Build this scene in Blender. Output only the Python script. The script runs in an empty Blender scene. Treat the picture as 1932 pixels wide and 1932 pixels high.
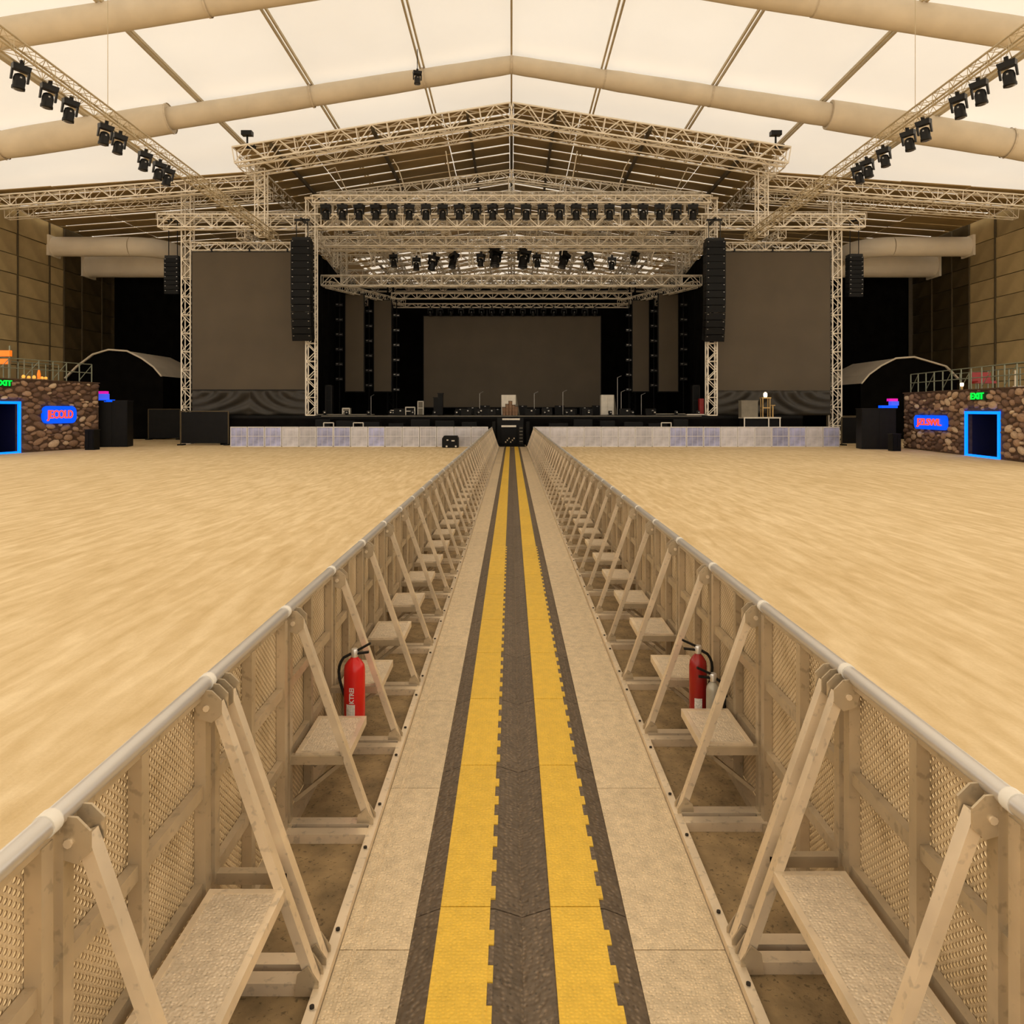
import bpy, bmesh, math, random
from mathutils import Vector, Matrix, Euler

random.seed(11)
sc = bpy.context.scene
COL = sc.collection
PI = math.pi
# ------------------------------------------------------------------ camera
F, CX, HY, H = 1425.0, 965.0, 773.0, 2.22          # focal length in px, centre column, horizon row, eye height
cam = bpy.data.cameras.new('camera')
cam.sensor_width = 36.0
cam.lens = F / 1932 * 36
cam.shift_x = (966 - CX) / 1932
cam.shift_y = -(966 - HY) / 1932
cam.clip_start, cam.clip_end = 0.05, 400
camo = bpy.data.objects.new('camera', cam)
camo.location = (0, 0, H)
camo.rotation_euler = (PI / 2, 0, 0)
COL.objects.link(camo)
sc.camera = camo
# ------------------------------------------------------------------ light
SUN, SKY, EXPO = 1.75, 1.72, 0.0
w = bpy.data.worlds.new('daylight')
sc.world = w
w.use_nodes = True
w.node_tree.nodes['Background'].inputs[0].default_value = (0.95, 0.85, 0.71, 1)
w.node_tree.nodes['Background'].inputs[1].default_value = SKY
sun = bpy.data.lights.new('sun', 'SUN')
sun.energy = SUN
sun.color = (0.95, 0.84, 0.72)
sun.angle = math.radians(6)
suno = bpy.data.objects.new('sun', sun)
suno.rotation_euler = (math.radians(-18), math.radians(8), 0)
COL.objects.link(suno)
vs = sc.view_settings
vs.view_transform, vs.look, vs.exposure, vs.gamma = 'Standard', 'None', EXPO, 1.0
vs.use_curve_mapping = False
sc.cycles.use_denoising = True
sc.cycles.max_bounces = 7
sc.cycles.diffuse_bounces = 4
sc.cycles.use_adaptive_sampling = True
sc.cycles.adaptive_threshold = 0.05
sc.cycles.glossy_bounces = 3
sc.cycles.transparent_max_bounces = 12
sc.cycles.caustics_reflective = False
sc.cycles.caustics_refractive = False

def W(x, y, d):
    return Vector(((x - CX) / F * d, d, H - (y - HY) / F * d))

# ------------------------------------------------------------------ materials
M = {}
def mat(name, col, rough=0.6, metal=0.0, var=0.12, scale=6.0, rnd=0.0, bump=0.0, bscale=40.0, bkind='noise', spec=0.4, dirt=0.0, dscale=55, studc=0.0, stretch=None, emit=None, estr=0.0):
    m = bpy.data.materials.new(name)
    m.use_nodes = True
    nt = m.node_tree
    N, L = nt.nodes, nt.links
    b = N['Principled BSDF']
    b.inputs['Roughness'].default_value = rough
    b.inputs['Metallic'].default_value = metal
    b.inputs['Specular IOR Level'].default_value = spec
    tc = N.new('ShaderNodeTexCoord')
    src = tc.outputs['Object']
    if stretch:
        mp = N.new('ShaderNodeMapping')
        mp.inputs['Scale'].default_value = stretch
        L.new(src, mp.inputs[0])
        src = mp.outputs[0]
    n = N.new('ShaderNodeTexNoise')
    n.inputs['Scale'].default_value = scale
    n.inputs['Detail'].default_value = 3
    L.new(src, n.inputs['Vector'])
    r = N.new('ShaderNodeMapRange')
    r.inputs['From Min'].default_value = 0.3
    r.inputs['From Max'].default_value = 0.7
    r.inputs['To Min'].default_value = 1 - var
    r.inputs['To Max'].default_value = 1 + var
    L.new(n.outputs[0], r.inputs[0])
    fac = r.outputs[0]
    if rnd:
        oi = N.new('ShaderNodeObjectInfo')
        r2 = N.new('ShaderNodeMapRange')
        r2.inputs['To Min'].default_value = 1 - rnd
        r2.inputs['To Max'].default_value = 1 + rnd
        L.new(oi.outputs['Random'], r2.inputs[0])
        mu = N.new('ShaderNodeMath')
        mu.operation = 'MULTIPLY'
        L.new(fac, mu.inputs[0]); L.new(r2.outputs[0], mu.inputs[1])
        fac = mu.outputs[0]
    if dirt:
        v = N.new('ShaderNodeTexNoise')
        v.inputs['Scale'].default_value = dscale
        v.inputs['Detail'].default_value = 2
        L.new(tc.outputs['Object'], v.inputs['Vector'])
        r3 = N.new('ShaderNodeMapRange')
        r3.inputs['From Min'].default_value = 0.30
        r3.inputs['From Max'].default_value = 0.40
        r3.inputs['To Min'].default_value = 1 - dirt
        r3.inputs['To Max'].default_value = 1
        L.new(v.outputs[0], r3.inputs[0])
        mu = N.new('ShaderNodeMath')
        mu.operation = 'MULTIPLY'
        L.new(fac, mu.inputs[0]); L.new(r3.outputs[0], mu.inputs[1])
        fac = mu.outputs[0]
    if studc:
        v = N.new('ShaderNodeTexVoronoi')
        v.inputs['Scale'].default_value = bscale
        v.inputs['Randomness'].default_value = 0.55
        L.new(tc.outputs['Object'], v.inputs['Vector'])
        r4 = N.new('ShaderNodeMapRange')
        r4.inputs['From Min'].default_value = 0.15
        r4.inputs['From Max'].default_value = 0.45
        r4.inputs['To Min'].default_value = 1 + studc
        r4.inputs['To Max'].default_value = 1 - studc
        L.new(v.outputs['Distance'], r4.inputs[0])
        mu = N.new('ShaderNodeMath')
        mu.operation = 'MULTIPLY'
        L.new(fac, mu.inputs[0]); L.new(r4.outputs[0], mu.inputs[1])
        fac = mu.outputs[0]
    mx = N.new('ShaderNodeMix')
    mx.data_type = 'RGBA'
    mx.blend_type = 'MULTIPLY'
    mx.inputs[0].default_value = 1
    mx.inputs[6].default_value = (*col, 1)
    L.new(fac, mx.inputs[7])
    L.new(mx.outputs[2], b.inputs['Base Color'])
    if bump:
        if bkind == 'noise':
            t = N.new('ShaderNodeTexNoise'); t.inputs['Detail'].default_value = 3
            o = t.outputs[0]
        else:
            t = N.new('ShaderNodeTexVoronoi')
            if bkind == 'stud':
                t.feature = 'SMOOTH_F1'
                t.inputs['Randomness'].default_value = 0.55
            o = t.outputs['Distance']
        t.inputs['Scale'].default_value = bscale
        L.new(tc.outputs['Object'], t.inputs['Vector'])
        bp = N.new('ShaderNodeBump')
        bp.inputs['Strength'].default_value = abs(bump)
        bp.inputs['Distance'].default_value = 0.01
        bp.invert = bump < 0
        L.new(o, bp.inputs['Height'])
        L.new(bp.outputs[0], b.inputs['Normal'])
    if emit:
        b.inputs['Emission Color'].default_value = (*emit, 1)
        b.inputs['Emission Strength'].default_value = estr
    M[name] = m
    return m

mat('alu', (0.54, 0.435, 0.295), 0.36, 0.5, 0.14, 5, rnd=0.10, dirt=0.24, dscale=28)
mat('alu_light', (0.86, 0.72, 0.53), 0.34, 0.5, 0.12, 5, rnd=0.08, dirt=0.22, dscale=28)
mat('rail_chrome', (0.74, 0.71, 0.67), 0.33, 0.72, 0.03, 3)
mat('sleeve', (0.82, 0.77, 0.68), 0.5, 0.1, 0.05, 8)
mat('tread', (0.86, 0.715, 0.525), 0.42, 0.3, 0.10, 20, bump=0.5, bscale=80, bkind='stud', dirt=0.35, dscale=110, studc=0.13)
mat('walk_plate', (0.84, 0.67, 0.44), 0.48, 0.15, 0.12, 14, rnd=0.05, bump=0.5, bscale=80, bkind='stud', dirt=0.32, dscale=110, studc=0.14)
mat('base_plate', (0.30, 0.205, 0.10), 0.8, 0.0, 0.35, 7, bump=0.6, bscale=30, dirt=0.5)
mat('ramp_rubber', (0.185, 0.137, 0.092), 0.5, 0.0, 0.2, 20, rnd=0.08, bump=1.0, bscale=42, bkind='stud', dirt=0.5, dscale=60, studc=0.28)
mat('seam', (0.03, 0.022, 0.014), 0.8)
mat('lid_yellow', (0.87, 0.555, 0.06), 0.45, 0.0, 0.07, 14, rnd=0.03, bump=0.4, bscale=60, bkind='stud', dirt=0.16, dscale=90, studc=0.06)
mat('truss', (0.90, 0.82, 0.69), 0.45, 0.1, 0.06, 2)
mat('black', (0.005, 0.0045, 0.004), 0.6, 0.0, 0.3, 4, spec=0.15)
mat('black_case', (0.0045, 0.0042, 0.004), 0.55, 0.0, 0.3, 3, rnd=0.3, spec=0.2)
mat('grille', (0.0035, 0.0035, 0.0035), 0.55, 0.1, 0.2, 30, bump=0.4, bscale=70, spec=0.2)
mat('drape', (0.005, 0.0045, 0.004), 0.95, 0.0, 0.35, 1.2, bump=0.5, bscale=3, spec=0.05)
mat('scrim', (0.034, 0.028, 0.020), 0.5, 0.0, 0.2, 1.2)
mat('screen', (0.094, 0.072, 0.046), 0.5, 0.0, 0.08, 0.5, spec=0.2)
mat('screen_frame', (0.010, 0.009, 0.008), 0.5, spec=0.2)
mat('roof_panel', (0.34, 0.235, 0.10), 0.8, 0.0, 0.15, 0.6, rnd=0.18)
mat('duct', (0.62, 0.53, 0.40), 0.75, 0.0, 0.07, 0.9, bump=0.25, bscale=1.2)
mat('duct_band', (0.55, 0.46, 0.34), 0.8)
mat('purlin', (0.52, 0.43, 0.28), 0.6, 0.1, 0.08, 1)
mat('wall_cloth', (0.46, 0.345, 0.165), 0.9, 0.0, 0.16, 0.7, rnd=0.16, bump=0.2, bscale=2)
mat('shaded_cloth', (0.075, 0.054, 0.026), 0.95, 0.0, 0.25, 0.7, rnd=0.3, bump=0.3, bscale=2, spec=0.05)  # wall cloth for the rear bays, the wing roof's shade painted into its colour
mat('batten', (0.10, 0.075, 0.04), 0.8)
mat('fix_black', (0.007, 0.0065, 0.006), 0.45, 0.1, 0.2, 20, spec=0.3)
mat('lens', (0.10, 0.10, 0.11), 0.08, 0.3, 0.05, 5)
mat('white_case', (0.70, 0.64, 0.54), 0.6, 0.0, 0.10, 3)
mat('grey_case', (0.20, 0.175, 0.13), 0.6, 0.0, 0.10, 3)
mat('wood', (0.23, 0.13, 0.07), 0.6, 0.0, 0.3, 6)
mat('gold', (0.55, 0.36, 0.14), 0.4, 0.4, 0.1, 6)
mat('red_paint', (0.62, 0.012, 0.010), 0.25, 0.0, 0.05, 10)
mat('red_dark', (0.30, 0.012, 0.010), 0.25, 0.0, 0.05, 10)
mat('cylinder_grey', (0.42, 0.38, 0.30), 0.35, 0.2, 0.10, 20)
mat('paper', (0.74, 0.70, 0.64), 0.7, 0.0, 0.25, 90)
mat('print_white', (0.80, 0.74, 0.70), 0.7)
mat('front_sheet', (0.52, 0.50, 0.53), 0.45, 0.2, 0.20, 2.5, rnd=0.14, bump=0.2, bscale=40)
mat('front_sheet_blue', (0.36, 0.37, 0.55), 0.45, 0.2, 0.30, 2.5, rnd=0.2, bump=0.2, bscale=40)
mat('front_frame', (0.74, 0.71, 0.70), 0.4, 0.3, 0.05, 3)
mat('booth_core', (0.10, 0.058, 0.036), 0.9, 0.0, 0.3, 5)
mat('green_steel', (0.24, 0.26, 0.19), 0.5, 0.3, 0.1, 5)
mat('tent_white', (0.92, 0.82, 0.66), 0.7, 0.0, 0.06, 0.6)
mat('neon_blue', (0.0, 0.12, 0.9), 0.4, emit=(0.0, 0.16, 1.0), estr=2.2)
mat('sign_blue', (0.0, 0.06, 0.7), 0.4, emit=(0.0, 0.085, 0.95), estr=1.0)
mat('sign_red', (0.7, 0.05, 0.02), 0.4, emit=(1.0, 0.06, 0.02), estr=1.3)
mat('exit_green', (0.0, 0.6, 0.05), 0.4, emit=(0.0, 0.85, 0.05), estr=1.2)
mat('exit_back', (0.01, 0.05, 0.015), 0.5)
mat('door_dark', (0.004, 0.005, 0.03), 0.6)
mat('magenta', (0.6, 0.01, 0.35), 0.4, emit=(0.75, 0.01, 0.40), estr=0.7)
mat('panel_blue', (0.05, 0.1, 0.7), 0.4, emit=(0.06, 0.12, 0.85), estr=0.7)
mat('orange_sign', (0.9, 0.22, 0.02), 0.5, emit=(1.0, 0.16, 0.01), estr=0.7)
mat('amber', (0.9, 0.45, 0.08), 0.5, emit=(1.0, 0.40, 0.06), estr=0.8)
mat('lamp_glow', (1.0, 0.85, 0.6), 0.5, emit=(1.0, 0.80, 0.5), estr=2.5)
mat('spark', (0.34, 0.32, 0.29), 0.3, 0.5)

def stone_mat():
    m = bpy.data.materials.new('stone')
    m.use_nodes = True
    N, L = m.node_tree.nodes, m.node_tree.links
    b = N['Principled BSDF']
    b.inputs['Roughness'].default_value = 0.85
    oi = N.new('ShaderNodeObjectInfo')
    cr = N.new('ShaderNodeValToRGB')
    e = cr.color_ramp.elements
    e[0].color, e[0].position = (0.12, 0.068, 0.045, 1), 0.0
    e[1].color, e[1].position = (0.66, 0.50, 0.34, 1), 1.0
    for p, c in ((0.3, (0.18, 0.105, 0.07, 1)), (0.6, (0.27, 0.165, 0.105, 1)), (0.82, (0.41, 0.26, 0.165, 1))):
        x = e.new(p); x.color = c
    L.new(oi.outputs['Random'], cr.inputs[0])
    tc = N.new('ShaderNodeTexCoord')
    n = N.new('ShaderNodeTexNoise'); n.inputs['Scale'].default_value = 3; n.inputs['Detail'].default_value = 5
    L.new(tc.outputs['Object'], n.inputs['Vector'])
    mx = N.new('ShaderNodeMix'); mx.data_type = 'RGBA'; mx.blend_type = 'OVERLAY'; mx.inputs[0].default_value = 0.5
    L.new(cr.outputs[0], mx.inputs[6]); L.new(n.outputs[0], mx.inputs[7])
    L.new(mx.outputs[2], b.inputs['Base Color'])
    M['stone'] = m
stone_mat()

def sand_mat():
    m = bpy.data.materials.new('sand')
    m.use_nodes = True
    N, L = m.node_tree.nodes, m.node_tree.links
    b = N['Principled BSDF']
    b.inputs['Roughness'].default_value = 0.95
    b.inputs['Specular IOR Level'].default_value = 0.1
    tc = N.new('ShaderNodeTexCoord')
    def noise(scale, st, detail=5, rot=0.0, dist=0.0):
        mp = N.new('ShaderNodeMapping')
        mp.inputs['Scale'].default_value = st
        mp.inputs['Rotation'].default_value = (0, 0, rot)
        L.new(tc.outputs['Object'], mp.inputs[0])
        t = N.new('ShaderNodeTexNoise')
        t.inputs['Scale'].default_value = scale
        t.inputs['Detail'].default_value = detail
        t.inputs['Distortion'].default_value = dist
        L.new(mp.outputs[0], t.inputs['Vector'])
        return t.outputs[0]
    streak = noise(5.5, (1.0, 0.13, 1), 5, math.radians(16), 0.5)
    broad = noise(0.22, (1, 0.7, 1), 3, 0, 0.3)
    fine = noise(38, (1, 1, 1), 3)
    grain = noise(7, (1, 0.5, 1), 3)
    cr = N.new('ShaderNodeValToRGB')
    e = cr.color_ramp.elements
    e[0].color, e[0].position = (0.585, 0.42, 0.21, 1), 0.32
    e[1].color, e[1].position = (0.85, 0.68, 0.425, 1), 0.70
    x = e.new(0.5); x.color = (0.70, 0.53, 0.295, 1)
    def mad(a, f, c):
        q = N.new('ShaderNodeMath'); q.operation = 'MULTIPLY_ADD'
        L.new(a, q.inputs[0]); q.inputs[1].default_value = f
        if isinstance(c, float): q.inputs[2].default_value = c
        else: L.new(c, q.inputs[2])
        return q.outputs[0]
    v = mad(streak, 0.62, 0.0)
    v = mad(broad, 0.2, v)
    v = mad(grain, 0.2, v)
    v = mad(fine, 0.12, v)
    v = mad(v, 1.0, -0.03)
    L.new(v, cr.inputs[0])
    L.new(cr.outputs[0], b.inputs['Base Color'])
    bp = N.new('ShaderNodeBump')
    bp.inputs['Strength'].default_value = 0.35
    bp.inputs['Distance'].default_value = 0.03
    L.new(v, bp.inputs['Height'])
    L.new(bp.outputs[0], b.inputs['Normal'])
    M['sand'] = m
sand_mat()

def membrane_mat():
    m = bpy.data.materials.new('tent_membrane')
    m.use_nodes = True
    N, L = m.node_tree.nodes, m.node_tree.links
    N.clear()
    out = N.new('ShaderNodeOutputMaterial')
    tr = N.new('ShaderNodeBsdfTranslucent')
    df = N.new('ShaderNodeBsdfDiffuse')
    mx = N.new('ShaderNodeMixShader'); mx.inputs[0].default_value = 0.60
    tc = N.new('ShaderNodeTexCoord')
    n = N.new('ShaderNodeTexNoise'); n.inputs['Scale'].default_value = 0.12; n.inputs['Detail'].default_value = 4
    L.new(tc.outputs['Object'], n.inputs['Vector'])
    cr = N.new('ShaderNodeValToRGB')
    cr.color_ramp.elements[0].color = (0.80, 0.79, 0.77, 1); cr.color_ramp.elements[0].position = 0.25
    cr.color_ramp.elements[1].color = (0.87, 0.87, 0.86, 1); cr.color_ramp.elements[1].position = 0.75
    L.new(n.outputs[0], cr.inputs[0])
    L.new(cr.outputs[0], tr.inputs[0]); L.new(cr.outputs[0], df.inputs[0])
    L.new(tr.outputs[0], mx.inputs[1]); L.new(df.outputs[0], mx.inputs[2])
    L.new(mx.outputs[0], out.inputs[0])
    M['membrane'] = m
membrane_mat()

def mesh_mat(name, through):
    # expanded-metal sheet: a lattice of strands with real openings (through) or with cloth close behind it
    m = bpy.data.materials.new(name)
    m.use_nodes = True
    N, L = m.node_tree.nodes, m.node_tree.links
    b = N['Principled BSDF']
    b.inputs['Roughness'].default_value = 0.5
    b.inputs['Metallic'].default_value = 0.2
    tc = N.new('ShaderNodeTexCoord')
    sp = N.new('ShaderNodeSeparateXYZ')
    L.new(tc.outputs['Object'], sp.inputs[0])
    def math_(op, a, bb):
        q = N.new('ShaderNodeMath'); q.operation = op
        for i, t in enumerate((a, bb)):
            if t is None: continue
            if isinstance(t, (int, float)): q.inputs[i].default_value = t
            else: L.new(t, q.inputs[i])
        return q.outputs[0]
    u = math_('MULTIPLY', sp.outputs[1], 2 * PI / 0.034)
    v = math_('MULTIPLY', sp.outputs[2], 2 * PI / 0.030)
    s1 = math_('SINE', math_('MULTIPLY', math_('ADD', u, v), 0.5), None)
    s2 = math_('SINE', math_('MULTIPLY', math_('SUBTRACT', u, v), 0.5), None)
    pr = math_('MULTIPLY', s1, s2)
    pr = math_('ABSOLUTE', pr, None)
    hole = math_('GREATER_THAN', pr, 0.52)
    n = N.new('ShaderNodeTexNoise'); n.inputs['Scale'].default_value = 5; n.inputs['Detail'].default_value = 4
    L.new(tc.outputs['Object'], n.inputs['Vector'])
    cr = N.new('ShaderNodeValToRGB')
    cr.color_ramp.elements[0].color = (0.46, 0.33, 0.18, 1); cr.color_ramp.elements[0].position = 0.3
    cr.color_ramp.elements[1].color = (0.76, 0.59, 0.37, 1); cr.color_ramp.elements[1].position = 0.7
    L.new(n.outputs[0], cr.inputs[0])
    if through:
        L.new(cr.outputs[0], b.inputs['Base Color'])
        L.new(math_('SUBTRACT', 1.0, hole), b.inputs['Alpha'])
    else:
        mx = N.new('ShaderNodeMix'); mx.data_type = 'RGBA'
        L.new(math_('MULTIPLY', hole, 0.75), mx.inputs[0])
        L.new(cr.outputs[0], mx.inputs[6])
        mx.inputs[7].default_value = (0.22, 0.145, 0.07, 1)
        L.new(mx.outputs[2], b.inputs['Base Color'])
    bp = N.new('ShaderNodeBump'); bp.inputs['Strength'].default_value = 0.6; bp.inputs['Distance'].default_value = 0.004
    bp.invert = True
    L.new(pr, bp.inputs['Height']); L.new(bp.outputs[0], b.inputs['Normal'])
    M[name] = m
mesh_mat('mesh_open', True)
mesh_mat('mesh_backed', False)
mat('mesh_far', (0.52, 0.39, 0.225), 0.6, 0.1, 0.2, 6, rnd=0.08, bump=0.3, bscale=40)

# ------------------------------------------------------------------ mesh helpers
class MB:
    def __init__(s):
        s.v, s.f, s.sm, s.mi = [], [], [], []
        s.cur = 0
    def add(s, vs_, fs, smooth=False):
        o = len(s.v)
        s.v += [Vector(p) for p in vs_]
        for f in fs:
            s.f.append([i + o for i in f]); s.sm.append(smooth); s.mi.append(s.cur)
        return s
    def box(s, lo, hi):
        x0, y0, z0 = lo; x1, y1, z1 = hi
        return s.add([(x0, y0, z0), (x1, y0, z0), (x1, y1, z0), (x0, y1, z0), (x0, y0, z1), (x1, y0, z1), (x1, y1, z1), (x0, y1, z1)],
                     [(0, 3, 2, 1), (4, 5, 6, 7), (0, 1, 5, 4), (1, 2, 6, 5), (2, 3, 7, 6), (3, 0, 4, 7)])
    def cbox(s, c, d, rot=None):
        c = Vector(c)
        pts = [Vector((sx * d[0] / 2, sy * d[1] / 2, sz * d[2] / 2)) for sz in (-1, 1) for sx, sy in ((-1, -1), (1, -1), (1, 1), (-1, 1))]
        if rot is not None:
            R = rot if isinstance(rot, Matrix) else Euler(rot).to_matrix()
            pts = [R @ p for p in pts]
        return s.add([c + p for p in pts], [(0, 3, 2, 1), (4, 5, 6, 7), (0, 1, 5, 4), (1, 2, 6, 5), (2, 3, 7, 6), (3, 0, 4, 7)])
    def bar(s, a, b, wdt, hgt, side=None):
        a, b = Vector(a), Vector(b)
        u = (b - a).normalized()
        sd = Vector(side) if side is not None else u.cross(Vector((0, 0, 1)))
        if sd.length < 1e-4: sd = Vector((1, 0, 0))
        sd = (sd - u * sd.dot(u)).normalized()
        t = sd.cross(u).normalized()
        p = []
        for e in (a, b):
            for i, j in ((-1, -1), (1, -1), (1, 1), (-1, 1)):
                p.append(e + sd * (i * wdt / 2) + t * (j * hgt / 2))
        return s.add(p, [(0, 3, 2, 1), (4, 5, 6, 7), (0, 1, 5, 4), (1, 2, 6, 5), (2, 3, 7, 6), (3, 0, 4, 7)])
    def tube(s, a, b, r, n=6, r2=None, cap=True):
        a, b = Vector(a), Vector(b)
        u = (b - a).normalized()
        sd = u.cross(Vector((0, 0, 1)))
        if sd.length < 1e-4: sd = Vector((1, 0, 0))
        sd.normalize(); t = sd.cross(u)
        r2 = r if r2 is None else r2
        p = []
        for e, rr in ((a, r), (b, r2)):
            for k in range(n):
                an = 2 * PI * k / n
                p.append(e + sd * (rr * math.cos(an)) + t * (rr * math.sin(an)))
        s.add(p, [(k, (k + 1) % n, n + (k + 1) % n, n + k) for k in range(n)], n > 5)
        if cap:
            s.add(p[:n], [tuple(range(n))[::-1]]); s.add(p[n:], [tuple(range(n))])
        return s
    def path(s, pts, r, n=8, rads=None):
        pts = [Vector(p) for p in pts]
        rads = rads or [r] * len(pts)
        o = len(s.v)
        prev = None
        for i, p in enumerate(pts):
            u = (pts[min(i + 1, len(pts) - 1)] - pts[max(i - 1, 0)]).normalized()
            if prev is None:
                sd = u.cross(Vector((0, 0, 1)))
                if sd.length < 1e-4: sd = Vector((1, 0, 0))
            else:
                sd = prev - u * prev.dot(u)
            sd.normalize(); prev = sd
            t = sd.cross(u)
            for k in range(n):
                an = 2 * PI * k / n
                s.v.append(p + sd * (rads[i] * math.cos(an)) + t * (rads[i] * math.sin(an)))
        for i in range(len(pts) - 1):
            for k in range(n):
                s.f.append([o + i * n + k, o + i * n + (k + 1) % n, o + (i + 1) * n + (k + 1) % n, o + (i + 1) * n + k])
                s.sm.append(True); s.mi.append(s.cur)
        for q, rv in ((0, True), (len(pts) - 1, False)):
            f = tuple(range(n))
            s.add(s.v[o + q * n:o + q * n + n], [f[::-1] if rv else f])
        return s
    def lathe(s, prof, org=(0, 0, 0), n=14, axis='z'):
        org = Vector(org); o = len(s.v)
        for r, h in prof:
            for k in range(n):
                an = 2 * PI * k / n
                c, d = r * math.cos(an), r * math.sin(an)
                s.v.append(org + (Vector((c, d, h)) if axis == 'z' else Vector((c, h, d)) if axis == 'y' else Vector((h, c, d))))
        for i in range(len(prof) - 1):
            for k in range(n):
                s.f.append([o + i * n + k, o + i * n + (k + 1) % n, o + (i + 1) * n + (k + 1) % n, o + (i + 1) * n + k])
                s.sm.append(True); s.mi.append(s.cur)
        e = o + (len(prof) - 1) * n
        s.add(s.v[o:o + n], [tuple(range(n))[::-1]]); s.add(s.v[e:e + n], [tuple(range(n))])
        return s
    def prism(s, pts, vec):
        pts = [Vector(p) for p in pts]; vec = Vector(vec); n = len(pts)
        return s.add(pts + [p + vec for p in pts],
                     [tuple(range(n))[::-1], tuple(range(n, 2 * n))] + [(k, (k + 1) % n, n + (k + 1) % n, n + k) for k in range(n)])
    def merge(s, o):
        s.add(o.v, o.f)
        k = len(o.f)
        s.sm[-k:] = o.sm
        return s
    def mesh(s, name, mats, off=None):
        me = bpy.data.meshes.new(name)
        off = Vector(off) if off is not None else Vector((0, 0, 0))
        me.from_pydata([tuple(p - off) for p in s.v], [], s.f)
        if isinstance(mats, str): mats = [mats]
        for m in mats: me.materials.append(M[m])
        me.polygons.foreach_set('use_smooth', s.sm)
        me.polygons.foreach_set('material_index', s.mi)
        bm = bmesh.new(); bm.from_mesh(me)
        bmesh.ops.recalc_face_normals(bm, faces=bm.faces)
        bm.to_mesh(me); bm.free()
        me.update()
        return me
    def build(s, name, m, parent=None):
        off = parent.get('_o') if parent is not None else None
        me = s.mesh(name, m, off)
        o = link(name, me, parent)
        if parent is not None and off is not None: o['_o'] = list(off)
        return o

def link(name, me, parent=None, loc=(0, 0, 0), rot=None):
    o = bpy.data.objects.new(name, me)
    COL.objects.link(o)
    o.location = loc
    if rot is not None: o.rotation_euler = rot
    if parent is not None: o.parent = parent
    return o
def tag(o, label, cat, group=None, kind=None):
    if label: o['label'] = label
    if cat: o['category'] = cat
    if group: o['group'] = group
    if kind: o['kind'] = kind
    return o
def thing(name, label, cat, loc=(0, 0, 0), group=None, rot=None):
    """an empty at the thing's base; parts given in world coordinates are shifted to it"""
    o = bpy.data.objects.new(name, None)
    o.empty_display_size = 0.2
    COL.objects.link(o)
    o.location = loc
    if rot is not None: o.rotation_euler = rot
    else: o['_o'] = list(loc)
    return tag(o, label, cat, group)
def copy_tree(src, parent=None, loc=None, rot=None, scale=None):
    c = src.copy()
    COL.objects.link(c)
    c.parent = parent
    if loc is not None: c.location = loc
    if rot is not None: c.rotation_euler = rot
    if scale is not None: c.scale = (scale,) * 3 if not hasattr(scale, '__len__') else scale
    for ch in src.children: copy_tree(ch, c)
    return c
def text_mesh(name, txt, size, depth, m, align='CENTER', sx=1.0):
    cu = bpy.data.curves.new(name, 'FONT')
    cu.body = txt; cu.size = size; cu.extrude = depth; cu.align_x = align; cu.align_y = 'CENTER'
    cu.resolution_u = 3; cu.space_character = 0.95; cu.offset = size * 0.02
    o = bpy.data.objects.new(name, cu); COL.objects.link(o)
    dg = bpy.context.evaluated_depsgraph_get()
    me = bpy.data.meshes.new_from_object(o.evaluated_get(dg))
    bpy.data.objects.remove(o); bpy.data.curves.remove(cu)
    me.materials.clear(); me.materials.append(M[m])
    for v in me.vertices: v.co.x *= sx
    me.name = name
    return me
ONES = 'zeroth first second third fourth fifth sixth seventh eighth ninth tenth eleventh twelfth thirteenth fourteenth fifteenth sixteenth seventeenth eighteenth nineteenth'.split()
TENS = {2: ('twenty', 'twentieth'), 3: ('thirty', 'thirtieth'), 4: ('forty', 'fortieth'), 5: ('fifty', 'fiftieth')}
def nth(n):
    if n < 20: return ONES[n]
    t, u = divmod(n, 10)
    return TENS[t][1] if u == 0 else TENS[t][0] + '-' + ONES[u]

# ------------------------------------------------------------------ the tent
HALF, RIDGE, SLOPE = 34.0, 21.5, 0.153
Y0, Y1 = -16.0, 112.0
def roof_z(x): return RIDGE - SLOPE * abs(x)
fl = MB(); fl.add([(-60, -25, 0), (60, -25, 0), (60, 118, 0), (-60, 118, 0)], [(0, 1, 2, 3)])
tag(fl.build('floor', 'sand'), 'pale compacted sand ground of the hall', None, kind='structure')
ce = MB()
ys = [Y0 + (Y1 - Y0) * i / 16 for i in range(17)]
xs = [-HALF, -22.5, -11, 0, 11, 22.5, HALF]
for y in ys:
    for x in xs: ce.v.append(Vector((x, y, roof_z(x))))
for i in range(16):
    for j in range(6):
        a = i * 7 + j
        ce.f.append([a, a + 1, a + 8, a + 7]); ce.sm.append(False); ce.mi.append(0)
tag(ce.build('ceiling', 'membrane'), 'cream translucent tent roof membrane', None, kind='structure')
g = MB(); g.add([(-HALF, Y1, 0), (HALF, Y1, 0), (HALF, Y1, roof_z(HALF)), (0, Y1, RIDGE), (-HALF, Y1, roof_z(HALF))], [(0, 1, 2, 3, 4)])
tag(g.build('wall_back', 'membrane'), 'translucent gable end of the tent behind the stage', None, kind='structure')
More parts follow.
